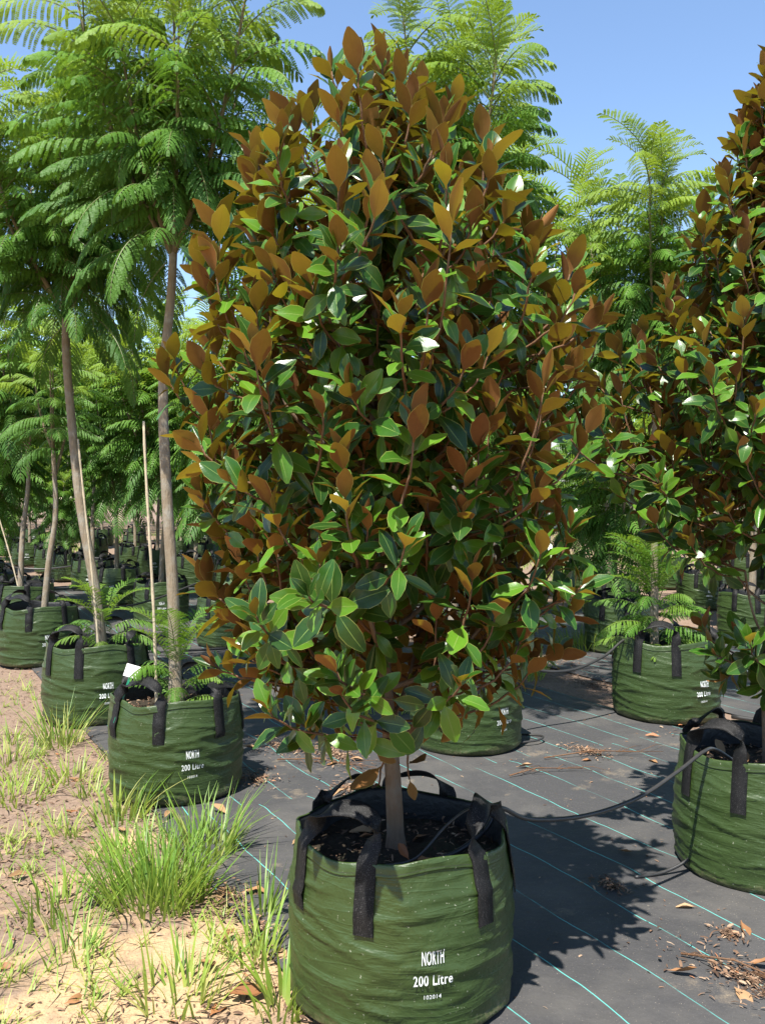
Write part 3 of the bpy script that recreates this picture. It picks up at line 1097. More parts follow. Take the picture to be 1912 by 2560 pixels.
def far_crown(plan, seed, r0):
    """one joined crown and one joined trunk for trees too far off to show single fronds"""
    rr = random.Random(seed)
    trunk, leads, fr, lead_of = plan
    VV, FF, MI, AG, RN, o0 = [], [], [], [], [], 0
    for (p, yaw, ty, s, age) in fr:
        V, F, _, mi = FR_LOD[ty]
        A = np.array(frond_matrix(p, yaw, s * 1.08, R(rr.uniform(-12, 12))))
        VV.append(V @ A[:3, :3].T + A[:3, 3]); FF.append(F + o0); MI.append(mi); o0 += len(V)
        AG.append(np.full(len(V), age)); RN.append(np.full(len(V), rr.random()))
    crown = mesh_arr('crown', np.concatenate(VV), np.concatenate(FF), [M['frond_joined'], M['rachis']], midx=np.concatenate(MI), attrs={'age': np.concatenate(AG), 'rnd': np.concatenate(RN)}, smooth=False)
    V, F = tube_arr(trunk, r0 * np.linspace(1.2, 0.6, len(trunk)), 8)
    for P in leads:
        v, f = tube_arr(P, np.linspace(r0 * 0.5, 0.006, len(P)), 5)
        F = F + [tuple(i + len(V) for i in q) for q in f]; V = np.concatenate([V, v])
    return crown, mesh_py('trunk', V, F, [M['bark']])


# ------------------------------------------------------------------ the lattice of bags
A0 = np.array([0.06, 2.92]); U_ = np.array([1.55, 0.85]); V_STEP = np.array([-1.10, 1.95])
lat = lambda i, j: A0 + i * U_ + j * V_STEP

bagA = grow_bag(0.06, 2.85, 0, 0, 1.0, 'green grow bag holding the large magnolia, its lettering facing the viewer')
bagB = grow_bag(-1.11, 4.83, 1, 13, 1.0, 'green grow bag with a white plant tag, at the grassy mat edge')
bagC = grow_bag(-2.05, 6.45, 2, 16, 1.04, 'green grow bag with fern-like shoots, between the tagged bag and the mulched bed')
bagD = grow_bag(-3.29, 8.6, 1, 22, 1.05, 'green grow bag behind the one with fern-like shoots, on the mulched earth')
bagE = grow_bag(0.53, 5.72, 1, 22, 1.0, 'green grow bag half hidden under the lowest magnolia boughs')
bagF = grow_bag(2.05, 6.5, 2, 10, 1.07, 'green grow bag filled with a bushy ferny sapling beside sandy ground')
bagG = grow_bag(1.60, 3.78, 2, -20, 1.0, 'green grow bag of the second magnolia, joined to the big bag by a hose')

# big magnolia
env = [(0.80, 0.22), (0.90, 0.42), (1.0, 0.53), (1.2, 0.60), (1.4, 0.62), (1.6, 0.58), (1.87, 0.59), (2.05, 0.62), (2.2, 0.67), (2.35, 0.58), (2.5, 0.50), (2.65, 0.41), (2.80, 0.31), (2.90, 0.22), (2.98, 0.10)]
mag = magnolia((0.045, 2.87, 0.42), env, 2.92,
               [(0, 0, -0.03), (-0.012, 0, 0.25), (-0.035, 0.0, 0.55), (-0.06, 0.01, 1.0), (-0.075, 0, 1.5), (-0.07, 0.01, 2.0), (-0.07, 0, 2.48)],
               0.027, 235, 150, 5, 'tall broad magnolia with rust-backed leaves in the front bag', 0.80,
               extra=[(0.05, 1.3, 0.66), (0.05, -1.5, 0.64)], centre=(-0.03, 0),
               gap=lambda r, az, z: z > 0.68 and ((z < 1.02 and math.sin(az) > -0.12) or (z < 1.28 and -0.12 < math.sin(az) < 0.33 and math.cos(az) > 0)
                                                  or (r < 0.3 and z < 1.2) or z < 0.78))
env2 = [(1.12, 0.10), (1.3, 0.28), (1.45, 0.50), (1.6, 0.66), (1.78, 0.76), (2.0, 0.68), (2.3, 0.62), (2.42, 0.54), (2.55, 0.40), (2.8, 0.33), (3.0, 0.24), (3.2, 0.17), (3.42, 0.06)]
mag2 = magnolia((1.62, 3.78, 0.42), env2, 3.3,
                [(0, 0, -0.03), (-0.01, 0, 0.4), (0.01, 0.0, 0.9), (0.03, 0, 1.5), (0.02, 0, 2.2), (0.03, 0, 2.85)],
                0.016, 190, 120, 23, 'narrower magnolia rising from the bag at the hose end', 0.85, extra=[(0.16, -1.2, 0.98), (0.12, -0.4, 0.78), (0.2, 0.5, 1.0), (0.30, -1.1, 0.92), (0.26, -1.9, 1.0), (0.34, -0.6, 0.99), (0.18, -1.5, 0.80)],
                gap=lambda r, az, z: (z < 1.5 and r < 0.35 and z > 1.01) or (1.01 < z < 1.4 and math.sin(az * 3) > 0.2))

# near jacarandas
SO = SOIL_Z
pB = jac_plan(4.25, 2.15, 0.62, 8, 31, 0.56, 1.0, bend=[(0, 0, -0.03), (-0.015, 0, 0.6), (-0.05, 0, 1.2), (-0.065, 0, 1.75), (-0.02, 0, 2.25), (0.0, 0, 2.7)])
jacaranda(-1.12, 4.88, SO, pB, 0.034, 'tall straight jacaranda in the tagged bag beside a bamboo cane', 1, suckers=18, sl=0.30)
pC = jac_plan(4.4, 2.1, 0.72, 9, 47, 0.60, 1.0, bend=[(0, 0, -0.03), (-0.05, 0, 0.45), (-0.16, 0, 1.1), (-0.22, 0, 1.7), (-0.26, 0, 2.25), (-0.24, 0, 2.75)])
jacaranda(-2.02, 6.5, SO, pC, 0.039, 'leaning jacaranda with a drooping dark crown in the bag of fern-like shoots', 2, suckers=18, sl=0.33)
pD = jac_plan(2.9, 1.3, 0.35, 4, 58, 0.50, 0.7, hang=False, bend=[(0, 0, -0.03), (0.05, 0, 0.5), (0.12, 0, 1.0), (0.10, 0, 1.6)])
jacaranda(-3.24, 8.6, SO, pD, 0.033, 'young yellow-green jacaranda with a crooked pale trunk', 3)
pE = jac_plan(4.3, 2.2, 0.60, 8, 64, 0.54, 1.1)
jacaranda(0.45, 5.75, SO, pE, 0.033, 'jacaranda standing behind the big magnolia with feathery top against the sky', 4, suckers=5)
pF = jac_plan(3.75, 1.7, 0.58, 9, 75, 0.50, 1.1)
jacaranda(1.98, 6.55, SO, pF, 0.03, 'jacaranda between the two magnolias with a dense ferny base', 5, suckers=44, sl=0.38, sh=0.66)

# farther lattice: shared crowns
FARV = []
for i_, (h_, cb_, sp_, nl_, de_) in enumerate([(3.9, 1.3, 0.7, 8, 0.85), (4.4, 1.6, 0.75, 9, 0.85), (3.1, 0.7, 0.65, 7, 0.9), (3.6, 0.9, 0.75, 8, 0.9), (4.1, 1.7, 0.7, 8, 0.85), (2.3, 0.3, 0.6, 6, 0.9)]):
    FARV.append(far_crown(jac_plan(h_, cb_, sp_, nl_, 100 + i_, 0.60, de_), 200 + i_, 0.032))
skip = {(0, 0), (0, 1), (0, 2), (0, 3), (1, 0), (1, 1), (2, 1)}
rl = random.Random(77)
LAB = [(9.0, 'mid', 'slim pale-trunked jacaranda in the second row of bags'), ]
far_n = 0
for i in range(-6, 16):
    for j in range(-8, 26):
        if (i, j) in skip: continue
        x, y = lat(i, j)
        x += rl.uniform(-.12, .12); y += rl.uniform(-.12, .12)
        if y < 5 or y > 36: continue
        if abs(x / y) > 0.50: continue
        if i < 0 and y < 24: continue
        if 16.8 < y < 22.5 and x > -2.5: continue          # cross path
        if y > 22 and (i + j) % 2: continue
        vi = rl.randrange(6)
        if y < 9.0 and vi == 5: vi = 1
        sc = rl.uniform(0.9, 1.12)
        if y < 13:
            lb = 'green grow bag shaded in the rows behind the big magnolia'; gb = 'bags in the middle rows'
            lt = 'pale-trunked jacaranda in the rows behind the big magnolia'; gt = 'jacarandas in the middle rows'
        elif y < 22.5:
            lb = 'small-looking green grow bag in the farther rows'; gb = 'bags in the farther rows'
            lt = 'jacaranda with lit feathery crown in the farther rows'; gt = 'jacarandas in the farther rows'
        else:
            lb = 'distant grow bag beyond the earth path'; gb = 'bags beyond the path'
            lt = 'distant jacaranda beyond the earth path'; gt = 'jacarandas beyond the path'
        ORD = ['', 'first', 'second', 'third', 'fourth', 'fifth', 'sixth', 'seventh', 'eighth', 'ninth', 'tenth', 'eleventh', 'twelfth']
        if 0 <= i <= 2 and y < 22.5:
            mark, k0 = [('the young yellow-green jacaranda', 3), ('the half hidden bag', 1), ('the ferny bag', 1)][i]
            n_ = ORD[j - k0]
            lb = 'green grow bag, %s behind %s in its row' % (n_, mark)
            lt = 'jacaranda in the %s bag behind %s in its row' % (n_, mark)
        b = grow_bag(x, y, rl.randrange(3), rl.uniform(-15, 35), rl.uniform(0.97, 1.05), lb, gb, full=y < 13)
        t = empty('jacaranda_tree', (x + rl.uniform(-.04, .04), y + rl.uniform(-.04, .04), SO - 0.01), lt, 'tree', gt, rl.uniform(0, 6.28), sc)
        link('trunk', FARV[vi][1], t)
        link('crown', FARV[vi][0], t)
        far_n += 1


# ------------------------------------------------------------------ distant wood
def distant_wood():
    rr = random.Random(5)
    VV, FF, AG, RN, MI, o0 = [], [], [], [], [], 0
    keys = ['arch', 'flat', 'up']
    for q in range(2600):
        y = rr.uniform(38, 64)
        x = rr.uniform(-0.55, 0.55) * y
        z = rr.uniform(0.3, 1.0) ** 0.8 * (4.6 + 1.8 * noise.noise((x * 0.25, y * 0.25, 0)))
        V, F, _, mi = FR_LOD[rr.choice(keys)]
        A = np.array(frond_matrix((x, y, z), rr.uniform(0, 6.28), rr.uniform(1.4, 2.4), R(rr.uniform(-25, 25))))
        VV.append(V @ A[:3, :3].T + A[:3, 3]); FF.append(F + o0); MI.append(mi); o0 += len(V)
        AG.append(np.full(len(V), rr.uniform(0.1, 0.7))); RN.append(np.full(len(V), rr.random()))
    o = link('distant_wood', mesh_arr('distant_wood', np.concatenate(VV), np.concatenate(FF), [M['frond_joined'], M['rachis']], midx=np.concatenate(MI), attrs={'age': np.concatenate(AG), 'rnd': np.concatenate(RN)}, smooth=False))
    tag(o, 'dense green trees closing the view behind the nursery', 'wood', kind='stuff')


distant_wood()

# distant white-roofed shed, seen through the trees to the right
sx0, sy0, sw, sd, sh = 6.0, 46.0, 8.0, 7.0, 5.0
shed = empty('shed', (sx0, sy0, 0), 'white-roofed shed far behind the trees', 'shed')
hw = sw / 2
Vw = [(-hw, 0, 0), (hw, 0, 0), (hw, sd, 0), (-hw, sd, 0), (-hw, 0, sh), (hw, 0, sh), (hw, sd, sh), (-hw, sd, sh), (0, 0, sh + 1.4), (0, sd, sh + 1.4)]
link('wall', mesh_py('wall', Vw, [(0, 1, 5, 8, 4), (1, 2, 6, 5), (2, 3, 7, 9, 6), (3, 0, 4, 7)], [M['wall']], smooth=False), shed)
for sg in (-1, 1):
    e0 = np.array([sg * (hw + 0.4), -0.4, sh - 0.13]); e1 = np.array([0, -0.4, sh + 1.43])
    dd = np.array([0, sd + 0.8, 0]); up = np.array([0, 0, 0.08])
    P = [e0, e1, e1 + dd, e0 + dd]
    P += [p + up for p in P]
    link('roof', mesh_py('roof', P, [(0, 1, 2, 3), (4, 7, 6, 5), (0, 4, 5, 1), (1, 5, 6, 2), (2, 6, 7, 3), (3, 7, 4, 0)], [M['roof']], smooth=False), shed)

# ------------------------------------------------------------------ posts, canes, hoses, tags
def post(x, y, h, r, label, lean=0.0):
    o = empty('steel_post', (x, y, -0.02), label, 'post', 'galvanised posts along the path')
    tube('shaft', [(0, 0, 0), (lean * 0.5, 0, h * 0.5), (lean, 0, h)], r, M['steel'], o, 10)
    tube('cap', [(lean, 0, h - 0.04), (lean, 0, h + 0.02)], r * 1.25, M['steel'], o, 10)


post(5.95, 24.0, 2.6, 0.045, 'pale galvanised post beside the earth path between the magnolias', 0.05)
post(6.3, 26.2, 2.6, 0.045, 'pale galvanised post beside the earth path between the magnolias')
post(5.0, 27.0, 2.4, 0.045, 'pale galvanised post beside the earth path between the magnolias')


def cane(p0, p1, label):
    p0, p1 = np.array(p0), np.array(p1)
    n = 25
    P = [p0 + (p1 - p0) * t + np.array([0.006 * math.sin(t * 5), 0, 0]) for t in np.linspace(0, 1, n)]
    rad = [0.0085 * (1.28 if k % 4 == 2 else 1.0) * (1 - 0.25 * k / n) for k in range(n)]
    o = tube('bamboo_cane', P, rad, M['cane'], None, 8)
    tag(o, label, 'cane')


cane((-1.20, 4.78, 0.40), (-1.265, 4.80, 1.97), 'thin grey bamboo cane beside the tall straight jacaranda')
cane((-2.00, 6.35, 0.42), (-2.14, 6.36, 1.98), 'thin bamboo cane leaning along the jacaranda with the drooping dark crown')
cane((-4.25, 10.55, 0.45), (-4.62, 10.6, 1.75), 'thin bamboo cane leaning in a bag at the mulched bed')


def hose(pts, r, label, group=None):
    o = tube('irrigation_hose', catmull(pts, 8), r, M['pipe'], None, 8)
    tag(o, label, 'hose', group)


hose([(0.10, 2.78, 0.432), (0.22, 2.80, 0.445), (0.33, 2.88, 0.49), (0.385, 2.95, 0.535), (0.50, 3.03, 0.47), (0.72, 3.18, 0.43), (0.95, 3.34, 0.44), (1.15, 3.48, 0.50), (1.28, 3.58, 0.545), (1.36, 3.66, 0.53), (1.48, 3.72, 0.45)], 0.008,
     'black hose slung from the front bag to the second magnolia bag')
hose([(0.0, 2.74, 0.43), (0.10, 2.70, 0.47), (0.20, 2.75, 0.555), (0.28, 2.80, 0.585), (0.32, 2.86, 0.50), (0.30, 2.95, 0.43)], 0.004,
     'thin brown drip tube arching over the soil of the front bag')
hose([(0.86, 5.80, 0.53), (1.05, 5.95, 0.42), (1.3, 6.1, 0.40), (1.55, 6.28, 0.46), (1.75, 6.42, 0.56), (1.9, 6.5, 0.45)], 0.010,
     'black hose slung between the half hidden bag and the ferny one')
hose([(1.02, 3.62, 0.025), (1.15, 3.66, 0.03), (1.27, 3.70, 0.07), (1.38, 3.78, 0.12)], 0.007, 'thin black hose on the mat at the second magnolia bag')
hose([(0.86, 5.62, 0.03), (0.98, 5.66, 0.035), (1.02, 5.74, 0.04), (0.90, 5.82, 0.03)], 0.007, 'short black hose loop beside the half hidden bag')
hose([(2.45, 6.3, 0.03), (2.8, 6.0, 0.035), (3.3, 5.7, 0.03)], 0.016, 'thick black pipe lying on the sandy ground')
hose([(-3.2, 8.9, 0.56), (-2.9, 9.6, 0.40), (-2.6, 10.2, 0.42), (-2.2, 10.9, 0.56)], 0.012, 'sagging black hose in the rows at the pale trunks', 'row hoses')
hose([(-4.6, 10.9, 0.56), (-4.3, 12.0, 0.36), (-4.1, 13.2, 0.36), (-4.2, 14.6, 0.56)], 0.013, 'sagging black hose in the rows at the pale trunks', 'row hoses')
hose([(-3.3, 9.0, 0.03), (-2.7, 8.9, 0.06), (-2.2, 8.9, 0.05), (-1.6, 9.2, 0.03)], 0.013, 'black hose lying across the back mat')
hose([(-7.6, 16.2, 0.5), (-6.5, 16.6, 0.28), (-5.6, 16.4, 0.36), (-4.9, 15.2, 0.56)], 0.015, 'sagging black hose in the rows at the pale trunks', 'row hoses')


def plant_tag(x, y, z, rz, label):
    o = empty('plant_tag', (x, y, z), label, 'tag', None, rz)
    o.rotation_euler = (R(-12), R(18), rz)
    def box(name, x0, x1, z0, z1, t, mat):
        V = [(x0, -t, z0), (x1, -t, z0), (x1, t, z0), (x0, t, z0), (x0, -t, z1), (x1, -t, z1), (x1, t, z1), (x0, t, z1)]
        link(name, mesh_py(name, V, [(0, 3, 2, 1), (4, 5, 6, 7), (0, 1, 5, 4), (1, 2, 6, 5), (2, 3, 7, 6), (3, 0, 4, 7)], [mat], smooth=False), o)
    box('stake', -0.006, 0.006, -0.13, 0.16, 0.0012, M['gplast'])
    box('card', -0.036, 0.036, 0.11, 0.175, 0.0018, M['card'])


plant_tag(-1.335, 4.62, 0.53, R(10), 'white plant tag on a green stake in the grassy-edge bag')

# ------------------------------------------------------------------ litter, chips, grass
def ground_z(x, y):
    a, b = float(np.dot(UH, (x, y))), float(np.dot(VH, (x, y)))
    if a > 1.12 and a < 4.75: return mat_z(a, b, 0.012 if b < 4.28 else 0.001)
    if a > 1.0: return 0.002
    return 0.018 * noise.noise((x * 0.9, y * 0.9, 0)) + 0.012 * noise.noise((x * 3, y * 3, 4)) - 0.010


rdl = random.Random(3)


def dry_leaf(x, y, s, rz, label, grp):
    o = bpy.data.objects.new('dry_leaf', rdl.choice(DRY_ME))
    COL.objects.link(o)
    o.location = (x, y, ground_z(x, y) + 0.008)
    o.rotation_euler = (R(rdl.uniform(-12, 12)), R(rdl.uniform(-14, 14)), rz)
    o.scale = (s, s, s)
    tag(o, label, 'dry leaf', grp)


for (x, y, s, g) in [(1.18, 3.36, .08, 0), (1.30, 3.25, .12, 0), (1.16, 5.24, .10, 0), (0.76, 5.12, .10, 0), (1.02, 3.90, .07, 0), (-0.40, 3.96, .07, 0), (1.6, 5.2, .09, 0), (0.62, 4.35, .06, 0),
                     (-0.26, 4.6, .1, 0), (-0.2, 4.75, .11, 0), (-0.33, 5.2, .1, 0), (-0.1, 5.3, .09, 0), (-0.76, 5.55, .11, 0), (1.1, 2.8, .1, 0), (1.2, 2.95, .09, 0), (0.92, 2.9, .1, 0), (2.0, 5.6, .1, 0), (1.8, 5.8, .1, 0)]:
    dry_leaf(x, y, s, rdl.uniform(0, 6.28), 'curled brown magnolia leaf fallen on the black mat', 'fallen leaves on the mat')
for (x, y, s) in [(-.30, 3.09, .08), (-.55, 3.47, .12), (-.53, 3.22, .08), (-.62, 3.03, .11), (-.35, 3.05, .08), (-.33, 2.83, .16), (-.52, 2.69, .12), (-1.3, 3.0, .1), (-.98, 2.75, .1), (-1.45, 3.7, .1), (-1.05, 4.3, .11), (-1.6, 4.5, .1), (-1.9, 5.2, .1), (-1.25, 4.25, .12), (-.75, 4.35, .13), (-1.75, 5.0, .11), (-.62, 3.55, .12)]:
    dry_leaf(x, y, s, rdl.uniform(0, 6.28), 'curled brown leaf lying on the earth left of the mat', 'fallen leaves on the earth')
for k_ in range(12):
    th = rdl.uniform(0, 6.28); rr_ = rdl.uniform(0.1, 0.28)
    for (cx, cy) in ((0.06, 2.85), (1.60, 3.78)):
        x, y = cx + rr_ * math.cos(th + cx), cy + rr_ * math.sin(th + cx)
        o = bpy.data.objects.new('dry_leaf', rdl.choice(DRY_ME)); COL.objects.link(o)
        o.location = (x, y, SOIL_Z + 0.018); o.rotation_euler = (R(rdl.uniform(-25, 25)), R(rdl.uniform(-25, 25)), rdl.uniform(0, 6.28))
        s = rdl.uniform(0.05, 0.10); o.scale = (s, s, s)
        tag(o, 'dry brown leaf lying on the soil inside a magnolia bag', 'dry leaf', 'fallen leaves inside the bags')

# chips: small bent flakes
CHIP = (np.array([(-.5, -.16, 0), (0, -.22, .14), (.5, -.12, 0), (-.5, .16, .03), (0, .2, .18), (.5, .12, .02)]), np.array([(0, 1, 4, 3), (1, 2, 5, 4)]), None)


def chips(name, spots, label, n, smin, smax, rs, mat='chip'):
    rr = random.Random(rs)
    ms = []
    for q in range(n):
        s = spots(rr)
        if s is None: continue
        x, y, z = s
        sz = rr.uniform(smin, smax)
        ms.append(np.array(Matrix.Translation((x, y, z)) @ Matrix.Rotation(rr.uniform(0, 6.28), 4, 'Z') @ Matrix.Rotation(rr.uniform(-.5, .5), 4, 'X') @ Matrix.Rotation(rr.uniform(-.4, .4), 4, 'Y') @ Matrix.Diagonal((sz, sz * rr.uniform(0.25, 1.0), sz * 0.7, 1))))
    V, F, _, rn = join_inst(CHIP, ms)
    o = link(name, mesh_arr(name, V, F, [M[mat]], attrs={'rnd': rn}, smooth=False))
    tag(o, label, 'litter', kind='stuff')


def earth_spot(rr):
    y = 2.35 + 9 * rr.random() ** 1.6
    x = rr.uniform(-0.5, 0.05) * y
    if np.dot(UH, (x, y)) > 1.16: return None
    if noise.noise((x * 0.8, y * 0.8, 8)) + rr.uniform(-.4, .4) < -0.10 + (0.16 if y < 3.2 else -0.20): return None
    return x, y, ground_z(x, y) + 0.003


chips('bark_mulch', earth_spot, 'small bark chips and dead leaf scraps scattered over the earth', 24000, 0.008, 0.034, 21)
PATCH = [(-.27, 5.42, .36), (-.17, 4.78, .22), (-.6, 5.6, .32), (1.17, 2.84, .26), (1.22, 3.15, .07), (0.9, 3.55, .10), (-.58, 3.45, .16), (-.44, 3.2, .10), (2.2, 5.8, .4), (1.25, 5.45, .2), (1.5, 8.8, .8), (-1.9, 8.3, .7), (-1.2, 10.8, .9), (1.0, 7.4, .4), (2.4, 8.0, .6), (-2.6, 10.0, .7), (-3.9, 13, 1.2), (-.7, 4.95, .2), (1.75, 7.5, .5)]


def patch_spot(rr):
    w = [p[2] for p in PATCH]
    c = rr.choices(PATCH, w)[0]
    r = c[2] * abs(rr.gauss(0, 0.45)); th = rr.uniform(0, 6.28)
    along = r * math.cos(th) * 1.3; ac = r * math.sin(th) * 0.75
    x, y = c[0] + VH[0] * along + UH[0] * ac, c[1] + VH[1] * along + UH[1] * ac
    return x, y, ground_z(x, y) + rr.uniform(0.003, 0.016)


chips('leaf_litter', patch_spot, 'drifts of dead leaf scraps gathered on the black mats', 15000, 0.007, 0.030, 22)


def loose_spot(rr):
    a, b = rr.uniform(1.1, 4.7), rr.uniform(0.5, 12)
    p = UH * a + VH * b
    return p[0], p[1], ground_z(p[0], p[1]) + 0.003


chips('stray_scraps', loose_spot, 'stray crumbs of litter dotted over the mats', 1500, 0.006, 0.022, 23)


def soil_spot(rr):
    cx, cy = rr.choice([(0.06, 2.85), (1.60, 3.78), (-1.11, 4.83)])
    r = 0.33 * math.sqrt(rr.random()); th = rr.uniform(0, 6.28)
    return cx + r * math.cos(th), cy + r * math.sin(th), SOIL_Z + rr.uniform(0.006, 0.024)


chips('soil_mulch', soil_spot, 'bark crumbs on the potting soil of the front bags', 1500, 0.008, 0.03, 24)


def dry_frond(x, y, az, ln, label):
    o = empty('dry_frond', (x, y, ground_z(x, y)), label, 'dry frond', None, az)
    rr = random.Random(int(ln * 100))
    tube('stalk', [(0, 0, 0.012), (ln * 0.4, 0.02, 0.03), (ln, -0.03, 0.014)], [0.0042, 0.0034, 0.0015], M['twig'], o, 6)
    for k in range(7):
        t = rr.uniform(0.1, 0.85); sg = rr.choice((-1, 1)); l2 = rr.uniform(0.08, 0.22)
        tube('twig', [(ln * t, 0, 0.02), (ln * t + l2 * 0.6, sg * l2 * 0.3, 0.03), (ln * t + l2, sg * l2 * 0.6, 0.01)], [0.002, 0.0016, 0.0008], M['twig'], o, 5)


dry_frond(0.95, 5.28, R(12), 0.75, 'dried brown frond on the mat between the half hidden and second magnolia bags')
dry_frond(0.70, 4.95, R(20), 0.45, 'short dried frond on the mat beside the half hidden bag')
dry_frond(1.0, 3.0, R(-35), 0.42, 'broken dry twig in the litter drift at the front of the mat')
dry_frond(-0.62, 5.3, R(-15), 0.6, 'long dry twig across the mat behind the front bag')


# grass
def blade_arr(rr, l, w, lean, az, bend):
    pts = []
    for i in range(5):
        t = i / 4
        out = lean * t + bend * t * t
        pts.append((math.cos(az) * out * l, math.sin(az) * out * l, l * t * (1 - 0.35 * bend * t)))
    pts = np.array(pts)
    sd = np.array([-math.sin(az + rr.uniform(-.8, .8)), math.cos(az), 0])
    V, UV = [], []
    for i, p in enumerate(pts):
        ww = w * (1 - (i / 4) ** 1.7) + 0.0004
        V += [p - sd * ww, p + sd * ww]; UV += [(0, i / 4), (1, i / 4)]
    F = [(2 * i, 2 * i + 1, 2 * i + 3, 2 * i + 2) for i in range(4)]
    return np.array(V), np.array(F), np.array(UV)


def grass_mesh(name, spots, seed, rnlo=0.0, rnhi=0.9):
    rr = random.Random(seed)
    VV, FF, UU, RN, o0 = [], [], [], [], 0
    for (x, y, z, l, w, lean, az, bend) in spots:
        V, F, U = blade_arr(rr, l, w, lean, az, bend)
        VV.append(V + np.array([x, y, z])); FF.append(F + o0); UU.append(U); o0 += len(V)
        RN.append(np.full(len(V), rr.uniform(rnlo, rnhi)))
    return mesh_arr(name, np.concatenate(VV), np.concatenate(FF), [M['grass']], np.concatenate(UU), attrs={'rnd': np.concatenate(RN)})


def tuft(x, y, rad, n, l0, l1, seed, label, rnlo=0.0, rnhi=0.6, w=0.0042, lean=0.6, group=None):
    rr = random.Random(seed)
    sp = []
    gz = ground_z(x, y)
    for q in range(n):
        r = rad * math.sqrt(rr.random()); th = rr.uniform(0, 6.28)
        az = th + rr.uniform(-.9, .9)
        sp.append((r * math.cos(th), r * math.sin(th), ground_z(x + r * math.cos(th), y + r * math.sin(th)) - gz - 0.006, rr.uniform(l0, l1), w * rr.uniform(0.7, 1.3), rr.uniform(0.05, lean) * (0.4 + r / rad), az, rr.uniform(0.0, 0.5)))
    o = link('grass_tuft', grass_mesh('grass_tuft', sp, seed, rnlo, rnhi))
    o.location = (x, y, gz)
    tag(o, label, 'grass tuft', group)


tuft(-0.88, 3.50, 0.20, 330, 0.12, 0.34, 1, 'large bright tuft of long grass at the edge of the mat')
tuft(-0.78, 3.92, 0.15, 130, 0.12, 0.30, 2, 'long grass tuft in front of the tagged bag')
tuft(-1.20, 3.38, 0.18, 90, 0.06, 0.20, 3, 'short yellowish grass tuft beside the large bright one', 0.2, 0.7)
tuft(-0.63, 2.82, 0.15, 80, 0.07, 0.22, 4, 'thin yellow-green tuft on the sandy patch', 0.25, 0.85)
tuft(-0.43, 3.02, 0.08, 34, 0.10, 0.24, 5, 'broad-bladed sprig of grass beside the front bag', 0.2, 0.6, w=0.005)
tuft(-0.30, 2.72, 0.09, 40, 0.08, 0.22, 6, 'broad-bladed weed at the foot of the front bag', 0.1, 0.5, w=0.006)
tuft(-0.44, 3.30, 0.06, 24, 0.12, 0.26, 7, 'lone grass sprig leaning over the mat edge', 0.1, 0.5, w=0.004)
tuft(-2.05, 5.72, 0.13, 90, 0.12, 0.34, 8, 'yellow-green tuft growing against the bag of fern-like shoots', 0.5, 0.85)
tuft(-2.25, 5.35, 0.22, 130, 0.06, 0.15, 9, 'low weedy green clump on the mulch', 0.0, 0.4, w=0.004)
tuft(-1.95, 4.70, 0.22, 130, 0.05, 0.14, 10, 'low weed clump at the sandy left', 0.2, 0.6, w=0.004)
tuft(-1.75, 5.0, 0.16, 80, 0.06, 0.16, 15, 'low yellow weed clump near the tagged bag', 0.3, 0.8)
tuft(-1.30, 4.40, 0.14, 60, 0.08, 0.24, 16, 'leafy weed against the side of the tagged bag', 0.0, 0.5, w=0.006)
tuft(-1.30, 2.95, 0.2, 60, 0.04, 0.12, 17, 'sparse small weed on bare sand', 0.3, 0.8, w=0.003)
tuft(1.17, 7.9, 0.25, 180, 0.12, 0.34, 11, 'bright grass tuft behind the half hidden bag', 0.3, 0.8)
tuft(2.10, 9.4, 0.30, 200, 0.12, 0.32, 12, 'dark green grass tuft on the path side of the ferny bag', 0.0, 0.2)
tuft(4.0, 18.2, 0.6, 320, 0.15, 0.45, 13, 'grass clump on the distant earth path', 0.2, 0.7, w=0.006)
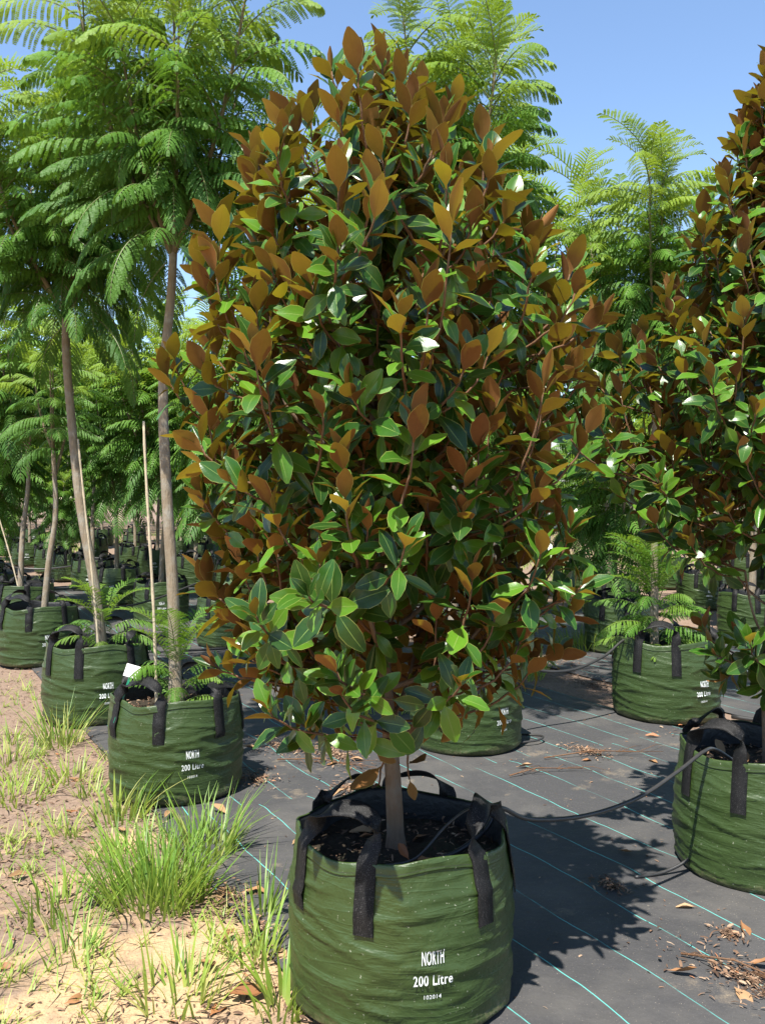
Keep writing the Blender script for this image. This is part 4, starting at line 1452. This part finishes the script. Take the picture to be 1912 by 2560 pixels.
tuft(-3.05, 11.9, 0.2, 90, 0.2, 0.5, 14, 'tall thin grass in the second row of bags', 0.3, 0.8)
tuft(0.05, 6.6, 0.2, 120, 0.1, 0.3, 18, 'grass clump growing out of the mat behind the front trunk', 0.2, 0.8)

for k_, (x_, y_) in enumerate([(-1.45, 4.15), (-1.15, 3.95), (-1.65, 3.9), (-1.05, 3.05), (-2.05, 5.0), (-1.6, 5.4), (-2.4, 5.8), (-1.55, 4.75)]):
    tuft(x_, y_, rdl.uniform(0.07, 0.13), rdl.randint(18, 38), 0.06, rdl.uniform(0.14, 0.22), 60 + k_, 'small yellow-green weed tuft dotted over the earth', 0.0, 0.6, w=0.0034, lean=0.8, group='small weed tufts')


def sprigs():
    rr = random.Random(40)
    sp = []
    for q in range(800):
        y = 2.35 + 8.5 * rr.random() ** 1.5
        x = rr.uniform(-0.5, 0.0) * y
        if np.dot(UH, (x, y)) > 1.10: continue
        if noise.noise((x * 1.1 + 4, y * 1.1, 3)) < -0.12: continue
        for b in range(rr.randint(4, 10)):
            sp.append((x + rr.uniform(-.02, .02), y + rr.uniform(-.02, .02), ground_z(x, y) - 0.004, rr.uniform(0.025, 0.11), rr.uniform(0.0015, 0.0035), rr.uniform(0.2, 1.2), rr.uniform(0, 6.28), rr.uniform(0.1, 0.6)))
    tag(link('weeds', grass_mesh('weeds', sp, 41, 0.0, 0.7)), 'thin weeds sprouting over the sandy earth', 'weeds', kind='stuff')
    sp = []
    for q in range(2600):
        y = rr.uniform(16, 40); x = rr.uniform(-.5, .5) * y
        if noise.noise((x * 0.35, y * 0.35, 6)) < 0.05: continue
        for b in range(6):
            sp.append((x + rr.uniform(-.1, .1), y + rr.uniform(-.1, .1), -0.02, rr.uniform(0.1, 0.35), 0.008, rr.uniform(0.2, 0.8), rr.uniform(0, 6.28), rr.uniform(0.1, 0.5)))
    tag(link('path_grass', grass_mesh('path_grass', sp, 42, 0.1, 0.8)), 'rough grass along the far earth path', 'grass', kind='stuff')


sprigs()
